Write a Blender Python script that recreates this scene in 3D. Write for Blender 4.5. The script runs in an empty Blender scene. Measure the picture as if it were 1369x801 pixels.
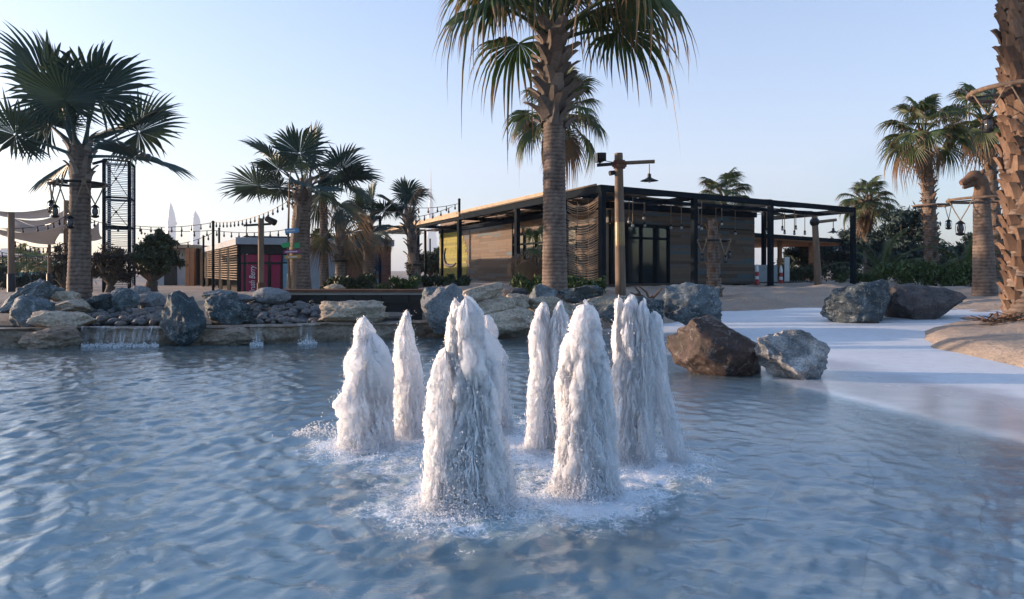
import bpy, bmesh, math, random
import numpy as np
from mathutils import Vector, Matrix, noise
from math import sin, cos, pi, radians as R

SC = bpy.context.scene
COL = SC.collection
random.seed(7)
F, H, CX, HY = 913.0, 1.3, 684.5, 362.0      # focal length (photo pixels), eye height above the water, principal column, horizon row

def P(px, py, d):
    return Vector(((px-CX)*d/F, d, H-(py-HY)*d/F))
def at(px, d, z):
    return Vector(((px-CX)*d/F, d, z))

# ------------------------------------------------------------------ mesh helpers
class MB:
    def __init__(s):
        s.v = []; s.f = []; s.a = []; s.val = 0.5; s.mi = []; s.m = 0
    def add(s, vs, fs, val=None):
        o = len(s.v)
        s.v.extend([tuple(p) for p in vs]); s.a.extend([s.val if val is None else val]*len(vs))
        s.f.extend([tuple(i+o for i in f) for f in fs]); s.mi.extend([s.m]*len(fs))
    def box(s, c, size, rz=0, val=None):
        x, y, z = size[0]/2, size[1]/2, size[2]/2
        cr, sr = cos(rz), sin(rz)
        vs = [(c[0]+a*cr-b*sr, c[1]+a*sr+b*cr, c[2]+d) for d in (-z, z) for a, b in ((-x,-y),(x,-y),(x,y),(-x,y))]
        s.add(vs, [(3,2,1,0),(4,5,6,7),(0,1,5,4),(1,2,6,5),(2,3,7,6),(3,0,4,7)], val)
    def beam(s, a, b, w, h, val=None):          # box from a to b, w wide (horizontal), h high, a and b on its axis
        a = Vector(a); b = Vector(b); d = (b-a).normalized()
        up = Vector((0,0,1)) if abs(d.z) < .95 else Vector((0,1,0))
        sd = d.cross(up).normalized(); u = sd.cross(d)
        vs = [p+sd*i*w/2+u*j*h/2 for p in (a, b) for i, j in ((-1,-1),(1,-1),(1,1),(-1,1))]
        s.add(vs, [(3,2,1,0),(4,5,6,7),(0,1,5,4),(1,2,6,5),(2,3,7,6),(3,0,4,7)], val)
    def tube(s, pts, rad, n=8, cap=True, val=None):
        pts = [Vector(p) for p in pts]; k = len(pts)
        if not hasattr(rad, '__len__'): rad = [rad]*k
        vs = []; prev = None
        for i, p in enumerate(pts):
            t = (pts[min(i+1,k-1)]-pts[max(i-1,0)])
            t = t.normalized() if t.length > 1e-9 else Vector((0,0,1))
            if prev is None:
                ref = Vector((1,0,0)) if abs(t.x) < .9 else Vector((0,1,0))
                x = (ref-t*ref.dot(t)).normalized()
            else:
                x = (prev-t*prev.dot(t)).normalized()
            prev = x; y = t.cross(x)
            for j in range(n):
                a = 2*pi*j/n
                vs.append(p+(x*cos(a)+y*sin(a))*rad[i])
        fs = [(i*n+j, i*n+(j+1)%n, (i+1)*n+(j+1)%n, (i+1)*n+j) for i in range(k-1) for j in range(n)]
        if cap:
            fs.append(tuple(range(n-1,-1,-1))); fs.append(tuple((k-1)*n+j for j in range(n)))
        s.add(vs, fs, val)
    def lathe(s, prof, c=(0,0,0), n=20, val=None):
        k = len(prof)
        vs = [(c[0]+r*cos(2*pi*j/n), c[1]+r*sin(2*pi*j/n), c[2]+z) for r, z in prof for j in range(n)]
        fs = [(i*n+j, i*n+(j+1)%n, (i+1)*n+(j+1)%n, (i+1)*n+j) for i in range(k-1) for j in range(n)]
        fs.append(tuple(range(n-1,-1,-1))); fs.append(tuple((k-1)*n+j for j in range(n)))
        s.add(vs, fs, val)
    def sphere(s, c, r, n=8, sz=1.0, val=None):
        k = max(4, n//2+1)
        s.lathe([(max(1e-4, r*sin(pi*i/k)), -r*sz*cos(pi*i/k)) for i in range(k+1)], c, n, val)
    def build(s, name, mats, parent=None, origin=None, smooth=None):
        me = bpy.data.meshes.new(name)
        if parent is not None:
            origin = wloc(parent)
        elif origin is None:
            xs = [p[0] for p in s.v]; ys = [p[1] for p in s.v]; zs = [p[2] for p in s.v]
            origin = Vector(((min(xs)+max(xs))/2, (min(ys)+max(ys))/2, min(zs)))
        o3 = tuple(origin)
        me.from_pydata([(p[0]-o3[0], p[1]-o3[1], p[2]-o3[2]) for p in s.v], [], s.f)
        at_ = me.attributes.new('v', 'FLOAT', 'POINT'); at_.data.foreach_set('value', s.a)
        if not isinstance(mats, (list, tuple)): mats = [mats]
        for m in mats: me.materials.append(m)
        if len(mats) > 1: me.polygons.foreach_set('material_index', s.mi)
        return link(name, me, parent, origin, smooth)
def wloc(o):
    v = Vector(o.location)
    while o.parent: o = o.parent; v += Vector(o.location)
    return v
def link(name, me, parent=None, origin=None, smooth=None):
    if smooth is not None:
        me.polygons.foreach_set('use_smooth', [True]*len(me.polygons))
        if smooth < 180: me.set_sharp_from_angle(angle=R(smooth))
    me.update()
    o = bpy.data.objects.new(name, me); COL.objects.link(o)
    if parent is not None: o.parent = parent
    elif origin is not None: o.location = origin
    return o
def mesh_np(name, v, quads, attrs=None):
    v = np.asarray(v, np.float32); q = np.asarray(quads, np.int32)
    me = bpy.data.meshes.new(name); k = q.shape[1]
    me.vertices.add(len(v)); me.vertices.foreach_set('co', v.ravel())
    me.loops.add(q.size); me.loops.foreach_set('vertex_index', q.ravel())
    me.polygons.add(len(q)); me.polygons.foreach_set('loop_start', np.arange(0, q.size, k, dtype=np.int32))
    me.update(calc_edges=True); me.validate()
    for n_, a in (attrs or {}).items():
        t = me.attributes.new(n_, 'FLOAT', 'POINT'); t.data.foreach_set('value', np.asarray(a, np.float32))
    return me
def tag(o, label=None, cat=None, group=None, kind=None):
    for k, val in (('label',label),('category',cat),('group',group),('kind',kind)):
        if val: o[k] = val
    return o
def thing(name, loc, label, cat, group=None, rz=0):
    o = bpy.data.objects.new(name, None); COL.objects.link(o)
    o.empty_display_size = .2; o.location = loc; o.rotation_euler = (0,0,rz)
    return tag(o, label, cat, group)
def dup(root, loc, rz=0, label=None, scale=None):
    r = root.copy(); COL.objects.link(r); r.location = loc; r.rotation_euler = (0,0,rz)
    if scale: r.scale = scale
    if label: r['label'] = label
    for ch in root.children:
        c = ch.copy(); COL.objects.link(c); c.parent = r
        for g in ch.children:
            d = g.copy(); COL.objects.link(d); d.parent = c
    return r

# ------------------------------------------------------------------ numpy noise
def vnoise(x, y, seed=0):
    xi = np.floor(x).astype(np.int64); yi = np.floor(y).astype(np.int64)
    fx = x-xi; fy = y-yi; fx = fx*fx*(3-2*fx); fy = fy*fy*(3-2*fy)
    def h(a, b):
        n = (a*374761393+b*668265263+seed*974634777) & 0x7fffffff
        n = ((n ^ (n >> 13))*1274126177) & 0x7fffffff
        return ((n ^ (n >> 16)) & 0xffff)/65535.0
    return (h(xi,yi)*(1-fx)+h(xi+1,yi)*fx)*(1-fy)+(h(xi,yi+1)*(1-fx)+h(xi+1,yi+1)*fx)*fy
def fbm(x, y, oct=4, seed=0):
    s = 0; a = 1; t = 0
    for i in range(oct):
        s = s+a*vnoise(x*2**i+i*17.3, y*2**i-i*9.1, seed+i); t += a; a *= .5
    return s/t*2-1
def sstep(a, b, x):
    t = np.clip((x-a)/(b-a), 0, 1); return t*t*(3-2*t)

# ------------------------------------------------------------------ material helpers
def new_mat(name):
    m = bpy.data.materials.new(name); m.use_nodes = True
    nt = m.node_tree; nt.nodes.clear()
    out = nt.nodes.new('ShaderNodeOutputMaterial')
    return m, nt, out
def N(nt, t, **kw):
    n = nt.nodes.new(t)
    for k, v in kw.items():
        if k == 'inp':
            for i, x in v.items(): n.inputs[i].default_value = x
        else: setattr(n, k, v)
    return n
def c4(c): return (c[0], c[1], c[2], 1)
def ramp(nt, fac, stops, interp='LINEAR'):
    r = N(nt, 'ShaderNodeValToRGB'); r.color_ramp.interpolation = interp
    e = r.color_ramp.elements
    while len(e) < len(stops): e.new(.5)
    for i, (p, c) in enumerate(stops):
        e[i].position = p; e[i].color = c4(c) if hasattr(c, '__len__') else (c, c, c, 1)
    nt.links.new(fac, r.inputs[0]); return r.outputs[0]
def noise_tex(nt, scale, detail=4, rough=.55, dist=0, vec=None, stretch=None, coord='Object'):
    if vec is None:
        tc = N(nt, 'ShaderNodeTexCoord'); vec = tc.outputs[coord]
    if stretch:
        mp = N(nt, 'ShaderNodeMapping'); mp.inputs['Scale'].default_value = stretch
        nt.links.new(vec, mp.inputs[0]); vec = mp.outputs[0]
    t = N(nt, 'ShaderNodeTexNoise', inp={'Scale':scale,'Detail':detail,'Roughness':rough,'Distortion':dist})
    nt.links.new(vec, t.inputs['Vector']); return t.outputs['Fac']
def mixc(nt, fac, a, b, mode='MIX'):
    m = N(nt, 'ShaderNodeMix', data_type='RGBA', blend_type=mode)
    for sock, v in ((m.inputs[0], fac), (m.inputs[6], a), (m.inputs[7], b)):
        if hasattr(v, 'is_linked'): nt.links.new(v, sock)
        else: sock.default_value = c4(v) if hasattr(v, '__len__') else v
    return m.outputs[2]
def math_(nt, op, a, b=0.5, clamp=False):
    m = N(nt, 'ShaderNodeMath', operation=op, use_clamp=clamp)
    for sock, v in ((m.inputs[0], a), (m.inputs[1], b)):
        if hasattr(v, 'is_linked'): nt.links.new(v, sock)
        else: sock.default_value = v
    return m.outputs[0]
def bump(nt, h, strength=.3, dist=.02):
    b = N(nt, 'ShaderNodeBump', inp={'Strength':strength,'Distance':dist}); nt.links.new(h, b.inputs['Height'])
    return b.outputs[0]
def attr(nt, n): return N(nt, 'ShaderNodeAttribute', attribute_name=n).outputs['Fac']
def bsdf(nt, out, col, rough=.7, metal=0, nrm=None, spec=.5):
    p = N(nt, 'ShaderNodeBsdfPrincipled')
    for key, v in (('Base Color', col), ('Roughness', rough), ('Metallic', metal), ('Specular IOR Level', spec)):
        if hasattr(v, 'is_linked'): nt.links.new(v, p.inputs[key])
        else: p.inputs[key].default_value = c4(v) if hasattr(v, '__len__') else v
    if nrm: nt.links.new(nrm, p.inputs['Normal'])
    nt.links.new(p.outputs[0], out.inputs[0]); return p
def simple(name, c1, c2=None, scale=6, rough=.7, metal=0, bs=.25, bd=.01, bscale=None, stretch=None, spec=.5, lo=.35, hi=.65):
    m, nt, out = new_mat(name)
    c2 = c2 or tuple(x*.75 for x in c1)
    f = noise_tex(nt, scale, 6, .6, stretch=stretch)
    col = ramp(nt, f, [(lo, c2), (hi, c1)])
    b = noise_tex(nt, bscale or scale*5, 5, .6, stretch=stretch)
    bsdf(nt, out, col, rough, metal, bump(nt, b, bs, bd), spec); return m
def vcol(name, stops, scale=14, stretch=None, rough=.75, bs=.35, bd=.006, amt=.35, spec=.4):   # colour from the per-plank value, broken up by noise
    m, nt, out = new_mat(name)
    f = noise_tex(nt, scale, 6, .65, stretch=stretch)
    base = ramp(nt, attr(nt, 'v'), stops)
    dark = mixc(nt, 1.0, base, ramp(nt, f, [(.3, 1-amt), (.7, 1.0)]), 'MULTIPLY')
    bsdf(nt, out, dark, rough, 0, bump(nt, f, bs, bd), spec); return m

def rock_mat(name, cols, scale=2.2, vein=None, rough=.75, bs=.6, layered=False):
    m, nt, out = new_mat(name)
    tc = N(nt, 'ShaderNodeTexCoord'); v = tc.outputs['Object']
    oi = N(nt, 'ShaderNodeObjectInfo')
    ad = N(nt, 'ShaderNodeVectorMath', operation='MULTIPLY_ADD'); nt.links.new(oi.outputs['Random'], ad.inputs[0])
    ad.inputs[1].default_value = (37, 21, 53); nt.links.new(v, ad.inputs[2]); v = ad.outputs[0]
    st = (1,1,3.5) if layered else None
    f = noise_tex(nt, scale, 8, .65, .4, v, st)
    k = len(cols); col = ramp(nt, f, [(.3+.4*i/(k-1), c) for i, c in enumerate(cols)])
    g = noise_tex(nt, scale*14, 6, .7, 0, v)
    col = mixc(nt, 1.0, col, ramp(nt, g, [(.34, .42), (.5, .95), (.68, 1.3)]), 'MULTIPLY')
    if vein:
        w = noise_tex(nt, scale*.9, 5, .7, 1.5, v)
        band = ramp(nt, w, [(.475, 0.0), (.5, 1.0), (.53, 0.0)])
        w2 = ramp(nt, noise_tex(nt, scale*3, 5, .7, .5, v), [(.45, 0.0), (.6, 1.0)])
        col = mixc(nt, math_(nt, 'MULTIPLY', band, math_(nt, 'MULTIPLY', w2, vein[1])), col, vein[0])
    h = math_(nt, 'ADD', math_(nt, 'MULTIPLY', f, .8), math_(nt, 'MULTIPLY', noise_tex(nt, scale*7, 8, .72, .3, v, st), .6))
    bsdf(nt, out, col, rough, 0, bump(nt, h, bs, .05), .35); return m

def leaf_mat(name, c1, c2, dry, dry_from, transl=.3, rough=.5, spec=.4):
    m, nt, out = new_mat(name)
    oi = N(nt, 'ShaderNodeObjectInfo')
    f = noise_tex(nt, 3.0, 4, .6)
    base = mixc(nt, math_(nt, 'ADD', math_(nt, 'MULTIPLY', oi.outputs['Random'], .7), math_(nt, 'MULTIPLY', f, .4), True), c1, c2)
    t = math_(nt, 'ADD', attr(nt, 'v'), math_(nt, 'MULTIPLY', math_(nt, 'SUBTRACT', noise_tex(nt, 6, 3, .6), .5), .9))
    dr = ramp(nt, t, [(min(.98, dry_from), 0.0), (min(1, dry_from+.18), 1.0)])
    col = mixc(nt, dr, base, dry)
    p = N(nt, 'ShaderNodeBsdfPrincipled', inp={'Roughness':rough, 'Specular IOR Level':spec}); nt.links.new(col, p.inputs['Base Color'])
    tr = N(nt, 'ShaderNodeBsdfTranslucent'); nt.links.new(mixc(nt, 1.0, col, (1.0,1.0,.6), 'MULTIPLY'), tr.inputs[0])
    mx = N(nt, 'ShaderNodeMixShader', inp={0:transl}); nt.links.new(p.outputs[0], mx.inputs[1]); nt.links.new(tr.outputs[0], mx.inputs[2])
    nt.links.new(mx.outputs[0], out.inputs[0]); return m

M = {}
M['steel'] = simple('dark_painted_steel', (.014,.020,.027), (.010,.014,.019), 3, .8, 0, .1, .003, 30, spec=.04)
M['black'] = simple('black_metal', (.016,.016,.018), (.01,.01,.01), 4, .45, .3, .1, .002, 40)
M['rope'] = simple('jute_rope', (.26,.19,.13), (.17,.12,.08), 30, .9, 0, .5, .004, 90)
M['planks'] = vcol('weathered_planks', [(0,(.10,.066,.046)),(.35,(.14,.09,.06)),(.6,(.18,.118,.078)),(.84,(.13,.115,.105)),(.93,(.09,.115,.125)),(1,(.085,.135,.16))], 5, (1,1,14), bs=.4)
M['reed'] = vcol('reed_matting', [(0,(.10,.075,.055)),(1,(.22,.165,.115))], 25, (1,1,6), .9)
M['fascia'] = simple('tan_timber_fascia', (.42,.30,.18), (.30,.20,.12), 3, .7, 0, .3, .004, 20)
M['pole'] = simple('timber_pole', (.21,.14,.095), (.12,.08,.055), 4, .8, 0, .5, .01, 26, (3,3,.35))
M['trunk'] = vcol('palm_trunk_bark', [(0,(.07,.05,.04)),(.45,(.21,.155,.125)),(1,(.38,.29,.23))], 12, (1,1,3), .9, .6, .02, .5)
M['boot'] = vcol('palm_leaf_base_bark', [(0,(.07,.04,.026)),(.5,(.17,.098,.062)),(1,(.27,.17,.11))], 9, (2,2,.6), .85, .5, .012, .45)
M['greyboot'] = vcol('grey_palm_leaf_base_bark', [(0,(.10,.08,.07)),(.5,(.23,.185,.155)),(1,(.33,.275,.23))], 9, (2,2,.6), .85, .5, .012, .4)
M['bis'] = leaf_mat('silver_fan_frond', (.036,.066,.062), (.065,.10,.092), (.17,.105,.062), .93, .2)
M['bisdry'] = leaf_mat('half_dry_silver_frond', (.055,.075,.065), (.10,.10,.08), (.20,.12,.07), .5, .25)
M['wash'] = leaf_mat('green_fan_frond', (.040,.078,.022), (.075,.105,.035), (.20,.12,.06), .70, .32)
M['hang'] = M['wash']
M['washdry'] = leaf_mat('dry_fan_frond', (.16,.095,.05), (.24,.15,.085), (.28,.17,.10), .55, .3)
M['glassdark'] = simple('dark_window_glass', (.022,.028,.033), (.015,.02,.024), .6, .06, 0, .03, .002, 2, spec=.6)
M['glass'] = M['glassdark']
M['bulb'] = simple('clear_bulb_glass', (.42,.42,.40), (.3,.3,.29), 5, .15, 0, 0.0)
M['smoky'] = simple('smoky_lantern_glass', (.07,.07,.075), (.04,.04,.045), 6, .12, 0, 0.0)
M['white'] = simple('white_paint', (.78,.78,.77), (.66,.66,.65), 3, .55)
M['foliage'] = vcol('olive_leaves', [(0,(.028,.042,.02)),(.5,(.055,.075,.035)),(1,(.10,.12,.06))], 3, None, .6, 0.0)
M['bluefol'] = vcol('blue_green_leaves', [(0,(.014,.034,.032)),(.5,(.03,.06,.055)),(1,(.06,.095,.08))], 3, None, .6, 0.0)
M['scrub'] = vcol('brown_twig_leaves', [(0,(.03,.024,.018)),(.6,(.06,.046,.034)),(1,(.09,.075,.05))], 3, None, .8, 0.0)
M['grass'] = vcol('bright_green_leaves', [(0,(.025,.055,.014)),(.5,(.055,.105,.025)),(1,(.11,.15,.05))], 3, None, .6, 0.0)
M['bark'] = simple('tree_bark', (.11,.085,.065), (.06,.045,.035), 8, .9, 0, .6, .02, 20)
M['concrete'] = simple('pale_concrete', (.40,.41,.42), (.31,.32,.33), 2, .85)
M['rust'] = simple('rusted_steel', (.17,.075,.045), (.09,.042,.028), 5, .8, .2, .4, .004, 30)
M['beige'] = rock_mat('beige_limestone', [(.25,.19,.14),(.44,.36,.275),(.54,.46,.37)], 1.6, None, .8, .5, True)
M['blue'] = rock_mat('blue_grey_stone', [(.05,.062,.07),(.115,.145,.16),(.25,.28,.29)], 2.6, ((.42,.45,.46), .8), .7, .9)
M['teal'] = rock_mat('dark_teal_stone', [(.02,.028,.034),(.05,.070,.080),(.13,.16,.17)], 2.8, ((.40,.42,.40), .9), .65, .9)
M['grey'] = rock_mat('grey_stone', [(.12,.125,.13),(.21,.215,.22),(.30,.30,.30)], 2.0, None, .8, .6)
M['brown'] = rock_mat('brown_stone', [(.022,.014,.011),(.052,.031,.023),(.11,.07,.054)], 2.4, ((.42,.38,.34), .55), .55, .8)
M['speck'] = rock_mat('mottled_white_grey_stone', [(.06,.07,.08),(.22,.225,.23),(.62,.60,.58)], 4.2, ((.6,.58,.55), .8), .7, .9)
M['dark'] = rock_mat('dark_brown_grey_stone', [(.035,.032,.034),(.075,.068,.068),(.13,.12,.115)], 2.2, ((.2,.19,.19), .4), .7, .8)
M['pebble'] = rock_mat('grey_river_stone', [(.07,.07,.075),(.14,.135,.135),(.25,.24,.23)], 2.0, None, .55, .3)
M['pebble2'] = rock_mat('brown_river_stone', [(.09,.075,.065),(.16,.135,.12),(.25,.22,.19)], 2.0, None, .6, .3)
M['ledge'] = rock_mat('wet_sandstone_ledge', [(.14,.095,.062),(.25,.185,.135),(.34,.275,.215)], 1.3, None, .45, .6, True)

# ------------------------------------------------------------------ terrain
POLY = np.array([(9,-3),(7.6,5),(7.0,7),(6.85,8.4),(6.95,10.6),(8.0,12.6),(9.6,14.2),(10.2,15.6),(9.3,17.4),(7.5,18.3),(5.6,18.4),(4.6,17),(3.2,15.8),(1.6,15.2),(.2,14.9),
                 (-1.7,14.1),(-3.4,13.2),(-5,12.8),(-7.3,12.5),(-8.6,12.0),(-16,11.4),(-16,-3)], float)
def poly_sd(x, y, poly=POLY):
    d = np.full(x.shape, 1e9); ins = np.zeros(x.shape, bool)
    for i in range(len(poly)):
        a = poly[i]; b = poly[(i+1) % len(poly)]
        ex, ey = b-a; wx = x-a[0]; wy = y-a[1]
        t = np.clip((wx*ex+wy*ey)/(ex*ex+ey*ey), 0, 1)
        d = np.minimum(d, np.hypot(wx-ex*t, wy-ey*t))
        c = ((a[1] <= y) & (b[1] > y)) | ((b[1] <= y) & (a[1] > y))
        xi = a[0]+(y-a[1])/(ey if abs(ey) > 1e-9 else 1e-9)*ex
        ins ^= c & (x < xi)
    return np.where(ins, -d, d)
SHY = np.array([-1, 2, 3.5, 5.2, 7.5, 9.3, 11, 12.2, 13.4, 14.4, 15.5, 20]); SHX = np.array([9, 6.2, 5.0, 4.0, 3.4, 3.0, 2.45, 2.15, 1.7, .9, -.3, -3])
def beach_z(x, y):
    s = (x-np.interp(y, SHY, SHX))*.75
    return np.where(s > 0, .042*s-.022*(1-np.exp(-s/.9)), np.maximum(.075*s, -.42)) + .0015*fbm(x*.8, y*.8, 3, 5)
def sand_z(x, y):
    s = poly_sd(x, y)
    left = sstep(-2.0, -5.5, x)                       # the ground left of the steel trough lies lower further back
    plain = .74 - .38*left*sstep(17.5, 22.5, y)
    rise = sstep(0.0, 4.2, s)*(1-left)+sstep(.5, 4.4, s)*left
    z = .27+(plain-.27)*rise
    n = fbm(x*.55, y*.55, 4, 3)*.085+fbm(x*2.0, y*2.0, 4, 9)*.075-.035*sstep(.25,.6,fbm(x*2.6, y*2.6, 2, 19))
    near = np.exp(-np.minimum(np.maximum(np.hypot(x, y-10)-25, 0)/30, 50))
    z = z+n*sstep(.0, 2.0, s)*near*(.4+.6*(1-left))+n*.6*(1-sstep(0,2.0,s))*near*(1-left)
    z = z+.28*np.exp(-((x-7.6)**2/3.0+(y-20.0)**2/.8))*.5+.10*np.exp(-((x-9.6)**2/4+(y-11.2)**2/3))
    return np.where(s < 0, .27-1.0*sstep(0, np.where(x > 1.2, 1.6, .45), -s)+n*np.where(left > .5, .3, .6), z)
def sand_at(x, y): return float(sand_z(np.array([x], float), np.array([y], float))[0])

def axis(lo, hi, step, far, near, grow=1.22):
    a = list(np.arange(lo, hi+step/2, step)); s = step; p = hi
    while p < far: s *= grow; p = min(far, p+s); a.append(p)
    s = step; p = lo; pre = []
    while p > -near: s *= grow; p = max(-near, p-s); pre.append(p)
    return np.array(pre[::-1]+a)
def grid_mesh(name, xs, ys, zf, attrs=None):
    X, Y = np.meshgrid(xs, ys); X = X.ravel(); Y = Y.ravel(); Z = zf(X, Y)
    nx, ny = len(xs), len(ys)
    i = np.arange(nx*ny).reshape(ny, nx)
    q = np.stack([i[:-1,:-1].ravel(), i[:-1,1:].ravel(), i[1:,1:].ravel(), i[1:,:-1].ravel()], 1)
    return mesh_np(name, np.stack([X,Y,Z],1), q, attrs)
def sand_material():
    m, nt, out = new_mat('desert_sand')
    tc = N(nt, 'ShaderNodeTexCoord'); v = tc.outputs['Object']
    f = noise_tex(nt, .7, 6, .6, 0, v); g = noise_tex(nt, 18, 5, .7, 0, v)
    col = ramp(nt, f, [(.35,(.33,.265,.21)),(.65,(.44,.36,.29))])
    col = mixc(nt, 1.0, col, ramp(nt, g, [(.3,.78),(.6,1.05)]), 'MULTIPLY')
    h = math_(nt, 'ADD', noise_tex(nt, 5, 6, .65, .3, v), math_(nt, 'MULTIPLY', g, .5))
    bsdf(nt, out, col, .95, 0, bump(nt, h, .9, .05), .15); return m
M['sand'] = sand_material()
o = link('sand_ground', grid_mesh('sand_ground', axis(-14, 17, .10, 2330, 2330), axis(-2, 30, .10, 5820, 110), sand_z), None, Vector((0,0,0)), 180)
o.data.materials.append(M['sand']); tag(o, kind='structure')

def floor_material():
    m, nt, out = new_mat('pool_shell_concrete')
    geo = N(nt, 'ShaderNodeNewGeometry'); sp = N(nt, 'ShaderNodeSeparateXYZ'); nt.links.new(geo.outputs['Position'], sp.inputs[0])
    z = sp.outputs['Z']; pos = geo.outputs['Position']
    f = noise_tex(nt, .9, 7, .65, .3, pos); g = noise_tex(nt, 7, 6, .7, .2, pos)
    dry = ramp(nt, f, [(.3,(.62,.66,.69)),(.7,(.73,.765,.79))])
    dry = mixc(nt, 1.0, dry, ramp(nt, g, [(.25,.86),(.55,1.0)]), 'MULTIPLY')
    wetc = ramp(nt, f, [(.3,(.38,.40,.43)),(.65,(.52,.55,.59))])            # stained wet strip along the waterline
    under = ramp(nt, f, [(.3,(.60,.74,.80)),(.54,(.72,.81,.86)),(.72,(.62,.57,.53))])
    deep = mixc(nt, ramp(nt, z, [(0,0),(1,0)]), under, (.2,.36,.4))
    # z runs from about -0.42 to 0.4: remap
    mr = N(nt, 'ShaderNodeMapRange', inp={1:-.42, 2:.12, 3:0.0, 4:1.0}); nt.links.new(math_(nt, 'ADD', z, math_(nt, 'MULTIPLY', math_(nt,'SUBTRACT', noise_tex(nt, 1.6, 5, .6, .2, pos), .5), .035)), mr.inputs[0])
    zz = mr.outputs[0]
    deepc = mixc(nt, ramp(nt, f, [(.3,0.0),(.7,1.0)]), (.44,.74,.82), (.58,.80,.86))
    col = mixc(nt, ramp(nt, zz, [(.15,0.0),(.55,1.0)]), deepc, under)
    col = mixc(nt, ramp(nt, zz, [(.755,0.0),(.785,1.0)]), col, wetc)
    col = mixc(nt, ramp(nt, zz, [(.83,0.0),(.85,1.0)]), col, dry)
    # seams of the stone slabs under the shallow water
    mp = N(nt, 'ShaderNodeMapping'); mp.inputs['Rotation'].default_value = (0,0,.5); nt.links.new(pos, mp.inputs[0])
    wob = N(nt, 'ShaderNodeVectorMath', operation='MULTIPLY_ADD'); nz = N(nt, 'ShaderNodeTexNoise', inp={'Scale':2.5,'Detail':5})
    nt.links.new(pos, nz.inputs['Vector']); nt.links.new(nz.outputs['Color'], wob.inputs[0]); wob.inputs[1].default_value = (.16,.16,0); nt.links.new(mp.outputs[0], wob.inputs[2])
    br = N(nt, 'ShaderNodeTexBrick', inp={'Scale':1.0,'Mortar Size':.007,'Brick Width':1.15,'Row Height':.72,'Mortar Smooth':.3,'Color1':(1,1,1,1),'Color2':(.74,.72,.70,1),'Mortar':(.25,.23,.22,1)})
    nt.links.new(wob.outputs[0], br.inputs['Vector'])
    seam = mixc(nt, 1.0, col, br.outputs['Color'], 'MULTIPLY')
    col = mixc(nt, ramp(nt, zz, [(.2,.1),(.6,.28),(.76,.28),(.80,0.0)]), col, seam)
    rough = ramp(nt, zz, [(.80,.12),(.85,.6)])
    bsdf(nt, out, col, rough, 0, bump(nt, g, .25, .01), .4); return m
M['floor'] = floor_material()
o = link('pool_floor', grid_mesh('pool_floor', np.arange(-16, 11.6, .1), np.arange(-2, 20.1, .1), beach_z), None, Vector((0,0,0)), 180)
o.data.materials.append(M['floor']); tag(o, kind='structure')

# ------------------------------------------------------------------ water
JETS = []   # filled below: (x, y, reach)
def jp(px, by):
    d = H*F/(by-HY); return at(px, d, 0)
JET_SPECS = [   # px, base row, label, columns: (dx px, top row, base width px, peak sharpness, lean px)
 (491, 596, 'stubby blunt-topped white fountain jet, leftmost of the jets', [(-1,448,58,.5,-4),(-5,427,30,.6,-2),(10,462,40,.5,6)]),
 (547, 582, 'slim pointed white fountain jet like a spike, between the leftmost and the tallest jet', [(0,420,42,.72,0),(4,470,44,.5,3)]),
 (622, 678, 'broadest and tallest white fountain jet with a left shoulder, nearest the camera', [(5,430,76,.5,4),(4,402,46,.6,0),(-14,411,20,.6,2),(-25,470,44,.5,-8),(22,480,46,.5,24),(-2,500,66,.5,-6)]),
 (651, 578, 'white fountain jet mostly hidden behind the broad front jet', [(0,444,42,.5,4),(-2,428,26,.6,2),(10,466,36,.5,6)]),
 (735, 602, 'twin-peaked white fountain jet behind, left of centre in the right-hand cluster', [(-9,422,36,.5,-5),(-8,411,20,.6,-2),(12,416,30,.5,4),(12,406,16,.6,1)]),
 (781, 660, 'round-topped white fountain jet standing in front of the right-hand cluster', [(0,430,62,.5,-3),(-2,412,42,.6,0),(18,470,34,.5,14),(-16,476,30,.5,-12)]),
 (853, 618, 'white fountain jet that splits into two falling streams, rightmost of the jets', [(-11,416,44,.5,-10),(-10,399,30,.6,-2),(-26,404,10,.6,4),(5,408,28,.5,2),(19,421,24,.6,38)]),
]
for s_ in JET_SPECS:
    b = jp(s_[0], s_[1]); JETS.append((b.x, b.y))
JA = np.array(JETS); CEN = JA.mean(0)

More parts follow.
